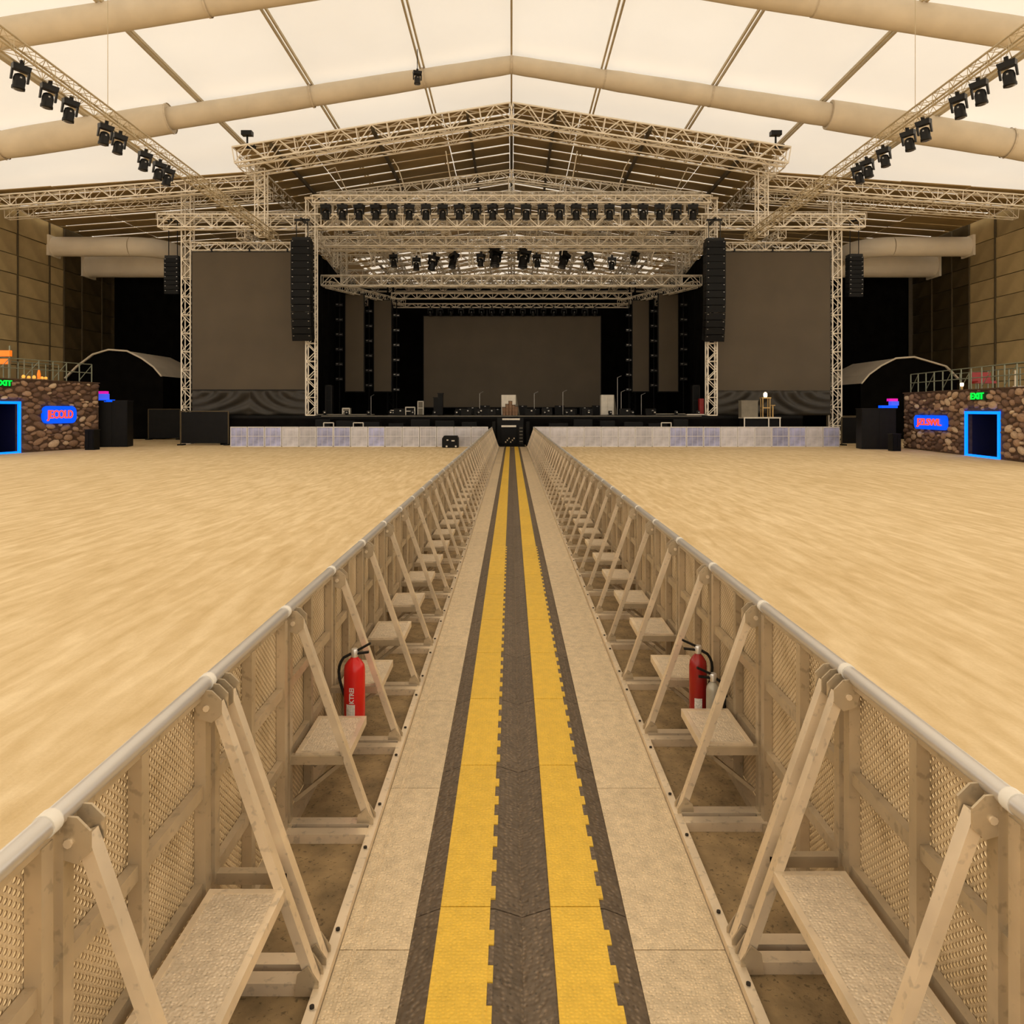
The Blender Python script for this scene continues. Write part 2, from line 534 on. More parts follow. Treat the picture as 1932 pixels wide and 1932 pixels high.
# side walls of hung cloth panels
for sgn, nm in ((-1, 'wall_left'), (1, 'wall_right')):
    wl = MB(); X = sgn * (HALF + 0.1)
    wl.box((min(X, X + sgn * 0.1), 42.0, 0), (max(X, X + sgn * 0.1), Y1, roof_z(HALF) + 0.0))
    root = wl.build(nm, 'batten')
    tag(root, 'brown cloth side wall of the tent', None, kind='structure')
    cols = [44.0, 46.4, 48.9, 51.9, 55.5, 57.3, 59.7, 62.6, 65.6] if sgn < 0 else [44.0, 46.5, 49.6, 53.0, 56.0, 58.2, 61.0, 64.0]
    rows = [0.2, 2.2, 4.2, 5.3, 6.9, 8.6, 10.1, 11.5, 12.8, 14.3, 16.0]
    cache = {}
    for i in range(len(cols) - 1):
        for j in range(len(rows) - 1):
            a, b = cols[i], cols[i + 1]
            wd, ht = b - a - 0.05, rows[j + 1] - rows[j] - 0.05
            key = (i, j)
            p = MB(); p.cbox((0, 0, 0), (0.04, wd, ht))
            me = p.mesh('cloth_panel', 'wall_cloth' if b < 57.5 else 'shaded_cloth')
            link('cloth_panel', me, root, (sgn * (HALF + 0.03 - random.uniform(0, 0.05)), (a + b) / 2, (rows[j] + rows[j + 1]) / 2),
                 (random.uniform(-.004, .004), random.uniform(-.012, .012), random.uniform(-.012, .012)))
        bt = MB(); bt.box((-0.05, -0.05, 0), (0.05, 0.05, 16.2))
        link('batten', bt.mesh('batten', 'batten'), root, (sgn * (HALF - 0.06), cols[i], 0))

# purlins
PX = [(-22.6, 'fourth', 'left'), (-16.7, 'third', 'left'), (-10.8, 'second', 'left'), (-4.8, 'nearest', 'left'), (0, '', 'ridge'), (4.95, 'nearest', 'right'), (10.9, 'second', 'right'), (16.7, 'third', 'right'), (22.6, 'fourth', 'right')]
for x, o, s in PX:
    z = roof_z(x) - 0.22
    wd = 0.11 if x else 0.10
    lab = 'slim ridge pole running along the tent roof peak' if x == 0 else f'twin aluminium roof purlin, {o} to the ridge on the {s} slope' if o == 'nearest' else f'twin aluminium roof purlin, {o} out from the ridge on the {s} slope'
    r = thing('roof_purlin', lab, 'beam', (x, Y0, z), 'roof purlins')
    if x == 0:
        MB().box((-0.05, Y0, z), (0.05, Y1, z + 0.2)).build('beam', 'purlin', r)
    else:
        for dx in (-0.11, 0.11):
            MB().box((x + dx - 0.04, Y0, z - 0.02), (x + dx + 0.04, Y1, z + 0.12)).build('beam', 'purlin', r)
# inflated fabric ducts across the hall
def cross_duct(d, secs, label, zc, sl):
    r = thing('fabric_duct', label, 'duct', (0, d, zc), 'fabric ducts across the roof')
    for a, b, ra, rb in secs:
        steps = 7
        pts, rd = [], []
        for i in range(steps + 1):
            t = i / steps
            x = a + (b - a) * t
            pts.append((x, d, zc - sl * abs(x)))
            rr = ra + (rb - ra) * t
            e = min(t, 1 - t) * abs(b - a)
            rd.append(rr * (0.965 if e < 0.05 else 1.0) * random.uniform(0.985, 1.015))
        MB().path(pts, 1, 20, rd).build('duct_section', 'duct', r)
        bd = MB(); bd.tube((b - 0.05, d, zc - sl * abs(b - 0.05)), (b + 0.05, d, zc - sl * abs(b + 0.05)), max(ra, rb) * 1.0, 20, cap=False)
        bd.build('seam_band', 'duct_band', r)
cross_duct(40.5, [(-33, -27.3, .78, .78), (-27.3, -18.3, .74, .80), (-18.3, -10.7, .60, .56), (-10.7, -4.7, .55, .52), (-4.7, 0, .50, .47), (0, 5.0, .47, .50), (5.0, 10.7, .52, .56), (10.7, 17.0, .56, .62), (17.0, 26.6, .80, .76), (26.6, 33, .78, .78)],
           'cream fabric duct crossing under the peak, nearer the stage', 20.72, 0.158)
cross_duct(31.0, [(-33, -21.5, .60, .60), (-21.5, -12.5, .60, .58), (-12.5, -5, .56, .52), (-5, 0, .5, .48), (0, 5, .48, .5), (5, 12.5, .52, .58), (12.5, 21.5, .60, .62), (21.5, 33, .62, .6)],
           'brown shaded fabric duct across the roof at top corners', 20.85, 0.153)

# side air ducts near the stage wings
for sgn, s in ((-1, 'left'), (1, 'right')):
    for d, zc, r0, xb, k in ((56.0, 14.3, 0.72, 26.2, 'upper'), (60.6, 13.75, 0.92, 25.4, 'lower')):
        r = thing('air_duct', f'pale {k} air duct bending out of the {s} wall', 'duct', (sgn * HALF, d, zc), 'air ducts at the wings')
        mat_side = 'tent_white'; MB().tube((sgn * 33.95, d, zc), (sgn * (xb + 2), d, zc), r0, 20).build('duct_section', 'tent_white', r)
        arc = [(sgn * (xb + 2 - 2.2 * math.sin(a)), d + 2.2 * (1 - math.cos(a)), zc) for a in [i * PI / 2 / 8 for i in range(9)]]
        MB().path(arc, r0 * 0.985, 20).build('elbow', 'tent_white', r)
        MB().tube((sgn * (xb - 0.2), d + 2.2, zc), (sgn * (xb - 0.2), 64.2, zc), r0, 20).build('duct_section', 'tent_white', r)
        MB().box((sgn * 33.9 - 0.12, d - r0 * 1.05, zc - r0 * 1.05), (sgn * 33.9 + 0.05, d + r0 * 1.05, zc + r0 * 1.05)).build('wall_flange', 'tent_white', r)

# ------------------------------------------------------------------ trusses
def truss(name, label, p0, p1, wd=0.5, ht=0.5, bay=0.55, rc=0.035, rl=0.018, group='stage trusses', m='truss', wide=None):
    p0, p1 = Vector(p0), Vector(p1)
    u = (p1 - p0); Ln = u.length; u.normalize()
    s = u.cross(Vector((0, 0, 1)))
    if s.length < 1e-3: s = Vector((1, 0, 0))
    s.normalize(); t = s.cross(u).normalized()
    rc, rl = rc * 1.15, rl * 1.3
    r = thing(name, label, 'truss', p0, group)
    ch = MB().tube((0, 0, 0), p1 - p0, rc, 6).mesh('chord', m)
    for i, j in ((-1, -1), (1, -1), (1, 1), (-1, 1)):
        link('chord', ch, r, s * (i * wd / 2) + t * (j * ht / 2))
    n = max(2, round(Ln / bay)); n += n % 2
    lc = MB()
    faces = [((-1, -1), (1, -1)), ((-1, 1), (1, 1)), ((-1, -1), (-1, 1)), ((1, -1), (1, 1))]
    def pt(c, k): return s * (c[0] * wd / 2) + t * (c[1] * ht / 2) + u * (Ln * k / n)
    for a, b in faces:
        for k in range(n):
            lc.tube(pt(a if k % 2 == 0 else b, k), pt(b if k % 2 == 0 else a, k + 1), rl, 4, cap=False)
        for k in range(0, n + 1, 2):
            lc.tube(pt(a, k), pt(b, k), rl, 4, cap=False)
    o = link('lacing', lc.mesh('lacing', m), r)
    o['kind'] = 'stuff'
    return r

SY = 48.0
# towers
ST = 1.85
for x, y, z, l in ((-21.0, 49, 16.7, 'far left, left of the left side screen'), (-12.7, 48, 15.6, 'left, behind the left speaker hang'), (12.7, 48, 15.6, 'right, behind the right speaker hang'), (21.0, 49, 16.7, 'far right, right of the right side screen')):
    t = truss('truss_tower', 'tall silver truss tower, ' + l, (x, y, 0.0 if abs(x) > 18 else ST), (x, y, z), 0.58, 0.58, 0.6, 0.04, 0.022, 'stage truss towers')
    zb = 0 if abs(x) > 18 else ST; b = MB().box((x - 0.3, y - 0.29, zb), (x + 0.3, y + 0.3, zb + 0.06)); b.build('base_plate', 'alu', t)
    b = MB().box((x - 0.36, y - 0.36, z - 0.1), (x + 0.36, y + 0.36, z + 0.05)); b.build('head_block', 'alu', t)
for x, s in ((-9.8, 'left'), (9.8, 'right')):
    truss('truss_tower', f'rear truss tower at upstage {s} in the dark', (x, 61.2, ST), (x, 61.2, 12.5), 0.45, 0.45, 0.6, 0.03, 0.016, 'stage truss towers', 'black')
# front grid
truss('box_truss', 'long front truss spanning all four towers below the lamp row', (-22.3, 48, 14.15), (22.3, 48, 14.15), 0.8, 0.8, 0.85, 0.045, 0.026)
truss('box_truss', 'front lamp bar truss above the row of hanging lights', (-12.5, 47.6, 15.45), (12.5, 47.6, 15.45), 0.45, 0.45, 0.6, 0.04, 0.02)
truss('box_truss', 'truss above the left side screen', (-20.6, 48.9, 12.75), (-13.2, 48.9, 12.75), 0.5, 0.5, 0.55, 0.03, 0.018)
truss('box_truss', 'truss above the right side screen', (13.2, 48.9, 12.75), (20.6, 48.9, 12.75), 0.5, 0.5, 0.55, 0.03, 0.018)
truss('box_truss', 'low grid truss spanning the stage just above the black drape', (-13.3, 53, 11.25), (13.3, 53, 11.25), 0.6, 0.7, 0.7, 0.04, 0.022)
truss('box_truss', 'thin upstage truss above the centre screen lamp bar', (-9.2, 58, 10.95), (9.2, 58, 10.95), 0.4, 0.42, 0.5, 0.028, 0.014)
truss('box_truss', 'rearmost lamp bar over the centre screen', (-9.6, 61.2, 10.65), (9.6, 61.2, 10.65), 0.35, 0.3, 0.5, 0.026, 0.012)
# gabled inner trusses
for i, (d, za, ze, xw) in enumerate(((50.0, 17.7, 16.0, 13.2), (54.5, 17.4, 15.6, 13.2), (59.0, 17.2, 15.4, 13.2), (64.0, 17.2, 15.4, 13.2))):
    for sgn, s in ((-1, 'left'), (1, 'right')):
        truss('gable_truss', f'{nth(i + 1)} sloping gable truss from the front, {s} half, under the stage roof', (sgn * xw, d, ze), (0, d, za), 0.55, 0.65, 0.8, 0.04, 0.022)
    truss('cross_truss', f'{nth(i + 1)} level cross truss from the front, inside the stage roof grid', (-13.2, d + 0.8, 13.5 - i * 0.28), (13.2, d + 0.8, 13.5 - i * 0.28), 0.55, 0.6, 0.75, 0.036, 0.02)
# fore-and-aft trusses
for x, z0, z1, l in ((-12.6, 13.4, 11.4, 'outermost left'), (-8.6, 14.1, 12.6, 'second from left'), (-4.4, 14.3, 12.9, 'left of centre'), (0, 14.6, 13.3, 'on the centre line'), (4.4, 14.3, 12.9, 'right of centre'), (8.6, 14.1, 12.6, 'second from right'), (12.6, 13.4, 11.4, 'outermost right')):
    truss('depth_truss', f'truss running upstage through the roof grid, {l}', (x, 48.5, z0), (x, 65.0, z1), 0.5, 0.5, 0.7, 0.034, 0.019)
for x, l in ((-10.6, 'far left'), (-6.3, 'left'), (-2.1, 'left of centre'), (2.1, 'right of centre'), (6.3, 'right'), (10.6, 'far right')):
    truss('hanger_truss', f'slanting hanger truss between gable and grid, {l}', (x, 51.2, 16.2), (x * 0.82, 56.5, 12.2), 0.36, 0.36, 0.5, 0.028, 0.015)
for x, l in ((-11.6, 'leftmost'), (-7.5, 'second'), (-3.4, 'third'), (0, 'middle'), (3.4, 'fifth'), (7.5, 'sixth'), (11.6, 'rightmost')):
    truss('drop_truss', f'short upright truss joining gable truss and lamp bar, {l} of seven', (x, 49.8, 14.2), (x, 49.8, 17.45 - abs(x) * 0.13), 0.36, 0.36, 0.5, 0.03, 0.016)
for i, (d, z, xw) in enumerate(((49.2, 16.1, 12.4), (52.2, 13.45, 13.0), (61.0, 12.5, 13.0), (52.4, 15.0, 12.8), (56.8, 14.6, 12.8), (64.6, 12.9, 13.0))):
    truss('infill_truss', f'level infill truss inside the crowded stage roof grid, {nth(i + 1)} of six', (-xw, d, z), (xw, d, z), 0.45, 0.5, 0.6, 0.034, 0.019)
for i, x in enumerate((-12.2, -9.6, -6.8, -5.4, -2.8, -1.2, 1.2, 2.8, 5.4, 6.8, 9.6, 12.2)):
    truss('grid_upright', f'thin upright truss rising through the stage grid, {nth(i + 1)} of twelve from left', (x, 52.3, 12.2), (x * 1.03, 54.4, 16.6 - abs(x) * 0.1), 0.28, 0.28, 0.42, 0.026, 0.014)
for i, x in enumerate((-11.2, -7.2, -4.0, 4.0, 7.2, 11.2)):
    c = MB().path([(x, 46.0, 18.6 - abs(x) * 0.16), (x * 0.98, 47.0, 17.3), (x * 0.93, 49.0, 15.9), (x * 0.86, 52.0, 12.6)], 0.035, 6)
    tag(c.build('hanging_cable', 'truss'), f'pale cable looping down from the gable into the grid, {nth(i + 1)} of six from left', 'cable', 'grid cables')
# rear low side trusses
for sgn, s in ((-1, 'left'), (1, 'right')):
    truss('side_truss', f'low {s} side truss running back above the tall strip screens', (sgn * 12.9, 53, 11.0), (sgn * 8.8, 61.5, 10.9), 0.4, 0.45, 0.5, 0.03, 0.016)
    truss('side_truss', f'upright truss pair behind the {s} speaker hang at grid height', (sgn * 12.2, 55, 11.2), (sgn * 12.2, 55, 15.5), 0.4, 0.4, 0.5, 0.03, 0.016)
    truss('wing_truss', f'truss running back over the {s} side screen', (sgn * 17.2, 48.0, 13.4), (sgn * 17.2, 60, 13.4), 0.5, 0.5, 0.7, 0.032, 0.018)
    truss('wing_truss', f'upper cross truss over the {s} wing between towers', (sgn * 23.4, 50.0, 15.0), (sgn * 12.8, 50.0, 15.0), 0.5, 0.5, 0.7, 0.032, 0.018)
    # eave corner scaffolding
    truss('corner_tower', f'upright truss under the {s} end of the main gable', (sgn * 15.4, 46.5, 12.9), (sgn * 15.4, 46.5, 17.0), 0.6, 0.6, 0.6, 0.035, 0.02)
    truss('eave_truss', f'eave truss running back along the {s} edge of the stage roof', (sgn * 16.0, 45, 17.0), (sgn * 16.0, 66, 17.0), 0.6, 0.6, 0.9, 0.036, 0.02)
    # front gable
    truss('front_gable_truss', f'front gable truss of the stage roof, {s} half', (sgn * 16.3, 44.6, 17.15), (0, 44.6, 19.75), 0.7, 0.95, 0.95, 0.05, 0.028)
    truss('front_gable_truss', f'second gable truss just behind the front one, {s} half', (sgn * 16.2, 46.4, 17.0), (0, 46.4, 19.6), 0.6, 0.8, 0.95, 0.036, 0.02)
    # wing roof front
    truss('wing_front_truss', f'front edge truss of the {s} wing roof', (sgn * 33.0, 47.6, 15.25), (sgn * 15.7, 47.6, 16.6), 0.6, 0.7, 0.8, 0.042, 0.023)
    truss('wing_front_truss', f'second truss of the {s} wing roof, below the front edge', (sgn * 33.0, 49.4, 15.0), (sgn * 15.7, 49.4, 16.2), 0.5, 0.6, 0.8, 0.03, 0.016)

# roofs of brown panels with lit gaps
def panel_roof(name, label, rows, y_of, segs, zf, th=0.05):
    r = thing(name, label, 'roof', (segs[0][0], rows[0][0], 0))
    cache = {}
    for y0, y1 in rows:
        for a, b in segs:
            pa, pb = Vector((a, 0, zf(a))), Vector((b, 0, zf(b)))
            ln = (pb - pa).length - 0.06
            wdt = y1 - y0
            k = (round(ln, 3), round(wdt, 3))
            if k not in cache:
                q = MB(); q.cbox((0, 0, 0), (ln, wdt, th)); cache[k] = q.mesh('roof_panel', 'roof_panel')
            o = link('roof_panel', cache[k], r, Vector(((a + b) / 2, (y0 + y1) / 2, (pa.z + pb.z) / 2 + random.uniform(-0.02, 0.02))) - Vector(r.location),
                     (random.uniform(-.02, .02), -math.atan2(pb.z - pa.z, b - a), random.uniform(-.012, .012)))
            o.scale = (1.0, random.uniform(0.93, 1.05), 1.0)
    return r
rows = []
y = 44.4
while y < 104:
    rows.append((y, y + (1.5 if y < 76 else 0.95))); y += 1.78 if y < 76 else 2.6
segs = [(-16.4, -12.4), (-12.4, -8.2), (-8.2, -4.1), (-4.1, -0.12)]
segs += [(-b, -a) for a, b in segs[::-1]]
panel_roof('stage_roof', 'gabled stage roof of brown panels with lit gaps', rows, None, segs, lambda x: 20.3 - 0.160 * abs(x))
rows2 = []
y = 47.3
while y < 104:
    rows2.append((y, y + 1.52)); y += 1.78
for sgn, s in ((-1, 'left'), (1, 'right')):
    sg = [(15.6, 20.0), (20.0, 24.4), (24.4, 28.8), (28.8, 33.6)]
    if sgn < 0: sg = [(-b, -a) for a, b in sg[::-1]]
    panel_roof('wing_roof', f'lower brown panel roof over the {s} stage wing', rows2, None, sg, lambda x: 17.15 - 0.072 * (abs(x) - 15.6))
# rafters under the main roof
for i, x in enumerate((-14.2, -8.2, -2.6, 2.6, 8.2, 14.2)):
    o = MB(); z = 20.3 - 0.16 * abs(x) - 0.2
    o.box((x - 0.08, 44.5, z - 0.12), (x + 0.08, 104, z + 0.1))
    tag(o.build('roof_rafter', 'batten'), f'dark rafter under the brown stage roof panels, {nth(i + 1)} of six from left', 'beam', 'stage roof rafters')
o = MB().box((-0.1, 44.5, 20.02), (0.1, 104, 20.24))
tag(o.build('roof_rafter', 'batten'), 'dark ridge beam along the peak of the stage roof', 'beam')

# ------------------------------------------------------------------ long lighting trusses over the audience
for sgn, s in ((-1, 'left'), (1, 'right')):
    truss('catwalk_truss', f'long thin lighting truss hung above the {s} audience floor', (sgn * 14.7, 9, 12.9), (sgn * 14.7, 47, 12.9), 0.42, 0.42, 0.5, 0.03, 0.010, 'audience lighting trusses', 'purlin')
    for i, y in enumerate((16.0, 27.5)):
        c = MB().tube((sgn * 14.7, y, 13.1), (sgn * 14.7, y, roof_z(14.7) - 0.05), 0.012, 5)
        tag(c.build('hanging_cable', 'purlin'), f'{nth(i + 1)} thin cable holding the {s} lighting truss to the roof', 'cable', 'truss cables')

# moving head prototype, hung from its origin, facing -Y
def moving_head():
    r = thing('moving_head', 'x', 'stage light', (0, 0, 0))
    MB().box((-0.05, -0.04, -0.10), (0.05, 0.04, 0.04)).build('clamp', 'fix_black', r)
    b = MB(); b.prism([(-0.22, -0.15, -0.10), (0.22, -0.15, -0.10), (0.20, -0.15, -0.25), (-0.20, -0.15, -0.25)], (0, 0.30, 0)); b.build('base', 'fix_black', r)
    y = MB()
    for s in (-1, 1): y.prism([(s * 0.17, -0.07, -0.25), (s * 0.17, 0.07, -0.25), (s * 0.17, 0.05, -0.52), (s * 0.17, -0.05, -0.52)], (s * 0.05, 0, 0))
    y.build('yoke', 'fix_black', r)
    h = MB(); h.lathe([(0.07, 0.12), (0.13, 0.08), (0.155, -0.02), (0.15, -0.20), (0.165, -0.24), (0.165, -0.30), (0.14, -0.30)], (0, 0, -0.44), 12)
    ho = h.build('head', 'fix_black', r)
    l = MB(); l.lathe([(0.13, -0.302), (0.10, -0.325), (0.03, -0.335)], (0, 0, -0.44), 12); l.build('lens', 'lens', ho)
    g = MB(); g.cbox((0, -0.152, -0.44), (0.045, 0.02, 0.04)); g.build('display', 'spark', ho)
    return r
MH = moving_head()
first = [True]
def place_head(loc, rot, sc_, label, group):
    if first[0]:
        first[0] = False
        MH.location, MH.rotation_euler, MH.scale = loc, rot, (sc_,) * 3
        o = MH
    else:
        o = copy_tree(MH, None, loc, rot, sc_)
    o['label'] = label; o['group'] = group
    return o
LX = [(45, 104), (98, 140), (138, 172), (204, 222), (230, 240), (278, 275), (305, 297), (321, 308)]
RX = [1895, 1842, 1803, 1738, 1709, 1663, 1632, 1615]
for i, (x, _) in enumerate(LX):
    d = 14.7 * F / (CX - x)
    place_head((-14.75, d, 12.70), (0.15, 0.1, 0.8), 1.12, f'black moving light under the left audience truss, {nth(i + 1)} from the top corner', 'lights on the left audience truss')
for i, x in enumerate(RX):
    d = 14.7 * F / (x - CX)
    place_head((14.75, d, 12.70), (0.15, -0.1, -0.8), 1.12, f'black moving light under the right audience truss, {nth(i + 1)} from the top corner', 'lights on the right audience truss')
for i in range(23):
    x = 612 + i * (1310 - 612) / 22
    p = W(x, 388, 47.2)
    place_head((p.x, 47.55, 15.25), (0, 0, random.uniform(-.3, .3)), 1.45, f'black moving light in the long front row, {nth(i + 1)} from left', 'front row of stage lights')
for i in range(17):
    x = 812 + i * (1122 - 812) / 16
    p = W(x, 586, 61)
    place_head((p.x, 61.0, 10.52), (0, 0, random.uniform(-.3, .3)), 1.0, f'small black light over the centre screen, {nth(i + 1)} of seventeen from left', 'lights over the centre screen')
for i, (x, y, s_) in enumerate(((742, 482, 1.3), (786, 488, 1.3), (820, 482, 1.6), (858, 480, 1.6), (908, 480, 1.3), (936, 470, 2.0), (990, 470, 2.0), (1012, 482, 1.3), (1068, 478, 1.7), (1106, 480, 1.7), (1155, 486, 1.3), (1200, 478, 1.3))):
    p = W(x, y - 4, 52.2)
    place_head(p, (random.uniform(-.3, .1), random.uniform(-.35, .35), random.uniform(-1, 1)), s_, f'dark light hanging deep in the stage grid, {nth(i + 1)} of twelve from left', 'lights in the stage grid')
    c = MB().tube(p, (p.x, p.y, 13.3), 0.03, 5)
    tag(c.build('drop_pipe', 'truss'), f'thin pipe carrying the {nth(i + 1)} grid light from left', 'pipe', 'grid light pipes')
place_head((-4.8, 38.5, 19.55), (0, 0, 0.3), 1.0, 'single small black light on a roof purlin left of the peak', 'lone roof light')
c = MB().tube((-4.8, 38.5, 19.55), (-4.8, 38.5, 20.6), 0.02, 5)
tag(c.build('drop_pipe', 'black'), 'short black pipe holding the lone roof light', 'pipe')
for sgn, s in ((-1, 'left'), (1, 'right')):
    b = Vector((sgn * 15.6, 44.6, 17.65))
    r = thing('roof_camera', f'black camera mast standing on the {s} corner of the stage roof', 'camera', b)
    MB().tube(b, b + Vector((0, 0, 0.75)), 0.06, 8).build('mast', 'fix_black', r)
    MB().cbox(b + Vector((0, 0, 0.88)), (0.62, 0.4, 0.26)).build('housing', 'fix_black', r)
    MB().cbox(b + Vector((0.25, 0, 0.12)), (0.45, 0.3, 0.2)).build('base_box', 'fix_black', r)

# ------------------------------------------------------------------ speakers
def line_array(name, label, xc, d, ztop, n, bw, bh, bd, sgn, curve):
    r = thing(name, label, 'speaker', (xc, d, ztop))
    MB().box((xc - bw * 0.45, d - 0.3, ztop), (xc + bw * 0.45, d + 0.35, ztop + 0.18)).build('fly_frame', 'fix_black', r)
    for sx in (-0.3, 0.3):
        MB().tube((xc + sx * bw, d, ztop + 0.1), (xc + sx * bw, d, 14.0 if abs(xc) < 20 else 14.8), 0.03, 5).build('chain', 'fix_black', r)
    zq = 14.0 if abs(xc) < 20 else 14.75
    MB().box((xc - 0.4 * bw, d - 0.06, zq - 0.06), (xc + 0.4 * bw, d + 0.06, zq + 0.06)).build('fly_beam', 'fix_black', r)
    MB().box((xc - 0.06, d - 0.3, zq - 0.05), (xc + 0.06, d + (1.2 if abs(xc) < 20 else 0.35), zq + 0.09)).build('fly_beam', 'fix_black', r)
    z, yb, ang = ztop, d, 0.0
    for i in range(n):
        ang = curve * max(0, i - n * 0.45) / n
        R = Matrix.Rotation(ang, 3, 'X')
        c = Vector((xc, yb, z - bh / 2))
        b = MB(); b.cbox(c, (bw, bd, bh - 0.025), R); bo = b.build('speaker_box', 'black_case', r)
        gq = MB(); gq.cbox(c + R @ Vector((0, -bd / 2 - 0.012, 0)), (bw * 0.9, 0.02, bh - 0.07), R); gq.build('grille', 'grille', bo)
        for sx in (-1, 1):
            k = MB(); k.cbox(c + R @ Vector((sx * bw * 0.40, -bd / 2 - 0.03, bh * 0.28)), (0.07, 0.02, 0.035), R); k.build('rigging_pin', 'spark', bo)
        z -= bh * math.cos(ang); yb += bh * math.sin(ang) * 0.9
    return r
line_array('line_array', 'big curved black speaker hang beside the left side screen', -13.0, 46.9, 12.7, 14, 1.2, 0.44, 0.8, -1, 0.55)
line_array('line_array', 'big curved black speaker hang beside the right side screen', 12.6, 46.9, 12.65, 14, 1.2, 0.44, 0.8, 1, 0.55)
line_array('line_array', 'smaller speaker hang outside the far left truss tower', -22.4, 50, 12.2, 8, 0.95, 0.29, 0.6, -1, 0.3)
line_array('line_array', 'smaller speaker hang outside the far right truss tower', 22.7, 50, 12.3, 9, 0.95, 0.29, 0.6, 1, 0.3)

# ------------------------------------------------------------------ screens
def screen(name, label, x0, y0, x1, y1, d, hang=None):
    a, b = W(x0, y1, d), W(x1, y0, d)
    r = thing(name, label, 'screen', (a.x, d, a.z))
    MB().box((a.x - 0.06, d + 0.02, a.z - 0.06), (b.x + 0.06, d + 0.22, b.z + 0.06)).build('frame', 'screen_frame', r)
    MB().box((a.x, d - 0.02, a.z), (b.x, d + 0.02, b.z)).build('display_surface', 'screen', r)
    if hang:
        n = max(2, int((b.x - a.x) / 2))
        for i in range(n):
            x = a.x + (b.x - a.x) * (i + 0.5) / n
            MB().box((x - 0.05, d, b.z), (x + 0.05, d + 0.1, hang)).build('hanger', 'screen_frame', r)
    return r
screen('video_screen', 'tall grey left side screen between truss towers, switched off', 363, 476, 578, 735, 48.6, 12.6)
screen('video_screen', 'tall grey right side screen between truss towers, switched off', 1350, 476, 1566, 737, 48.6, 12.6)
screen('video_screen', 'wide dark centre screen at the back of the stage', 800, 597, 1133, 768, 61.45, 10.6)
screen('video_screen', 'narrow strip screen, far left of the stage', 652, 555, 686, 738, 56, 11.0)
screen('video_screen', 'narrow strip screen, left, nearer the centre screen', 706, 567, 738, 738, 58.5, 11.0)
screen('video_screen', 'narrow strip screen, right, nearer the centre screen', 1194, 567, 1224, 738, 58.5, 11.0)
screen('video_screen', 'narrow strip screen, far right of the stage', 1243, 555, 1279, 738, 56, 11.0)
# small side lights in ladders between the strips
k = 0
for x, d, y0, lab in ((640, 55.5, 575, 'left of the far left strip screen'), (696, 57.5, 587, 'between the two left strip screens'), (748, 59, 595, 'right of the left strip screens'),
                  (1187, 59, 595, 'left of the right strip screens'), (1234, 57.5, 587, 'between the two right strip screens'), (1290, 55.5, 575, 'right of the far right strip screen')):
    xx = (x - CX) / F * d
    pole = MB().tube((xx, d + 0.1, 1.85), (xx, d + 0.1, 11.0), 0.04, 6)
    tag(pole.build('light_pole', 'black'), f'black light ladder pole {lab}', 'pole', 'side light ladders')
    for i in range(6):
        p = W(x, y0 + i * 28, d)
        r = thing('side_light', f'small dark side light {lab}, {nth(i + 1)} from top', 'stage light', p, 'side lights on ladders')
        MB().cbox(p, (0.5, 0.16, 0.22)).build('body', 'fix_black', r)
        MB().cbox(p + Vector((-0.14, -0.09, 0.02)), (0.14, 0.03, 0.05)).build('lens', 'spark', r)
        MB().cbox(p + Vector((0.13, -0.09, -0.02)), (0.17, 0.03, 0.035)).build('lens', 'spark', r)

# ------------------------------------------------------------------ drapes behind and below
def drape(name, label, x0, x1, y, z0, z1, m='drape', amp=0.12, n=60, swag=0.0, cat='drape'):
    d = MB()
    rowsn = 10
    for j in range(rowsn + 1):
        for i in range(n + 1):
            t, h = i / n, j / rowsn
            yy = y + amp * math.sin(i * 1.35) * (0.5 + 0.5 * math.sin(i * 0.31 + 1))
            if swag:
                s = abs(2 * t - 1)
                rr = math.hypot((t - (0.0 if t < 0.5 else 1.0)) * 1.0, (1 - h) * 0.55)
                yy = y + swag * math.sin(rr * 36 + 2.0 * math.sin(t * 5)) * (0.35 + 0.65 * h) * min(1, 3 * min(t, 1 - t) + 0.25)
            d.v.append(Vector((x0 + (x1 - x0) * t, yy, z0 + (z1 - z0) * h)))
    for j in range(rowsn):
        for i in range(n):
            a = j * (n + 1) + i
            d.f.append([a, a + 1, a + n + 2, a + n + 1]); d.sm.append(True); d.mi.append(0)
    o = d.build(name, m)
    sm = o.modifiers.new('thickness', 'SOLIDIFY'); sm.thickness = 0.02
    return tag(o, label, cat)
drape('black_drape', 'black backdrop behind the whole stage', -20, 20, 65.5, 0, 12.8, n=120)
drape('black_drape', 'black drape closing the left wing behind the pale ducts', -33.85, -18.5, 64.4, 0, 15.4, n=70)
drape('black_drape', 'black drape closing the right wing behind the pale ducts', 18.5, 33.85, 64.4, 0, 15.4, n=70)
for sgn, s in ((-1, 'left'), (1, 'right')):
    dd = MB()
    n = 40
    for j in range(2):
        for i in range(n + 1):
            dd.v.append(Vector((sgn * (13.4 + 0.08 * math.sin(i * 1.3)), 49.5 + i * 0.4, 1.85 if j == 0 else 13.0)))
    for i in range(n): dd.f.append([i, i + 1, n + 2 + i, n + 1 + i]); dd.sm.append(True); dd.mi.append(0)
    o = dd.build('black_drape', 'drape'); q = o.modifiers.new('thickness', 'SOLIDIFY'); q.thickness = 0.02
    tag(o, f'black masking drape along the {s} side of the stage', 'drape')
    a = W(363 if sgn < 0 else 1350, 0, 48.5); b = W(580 if sgn < 0 else 1566, 0, 48.5)
    drape('swagged_scrim', f'black pleated scrim sagging below the {s} side screen', a.x, b.x, 48.45, 1.87, 3.45, 'scrim', n=120, swag=0.16, cat='drape')

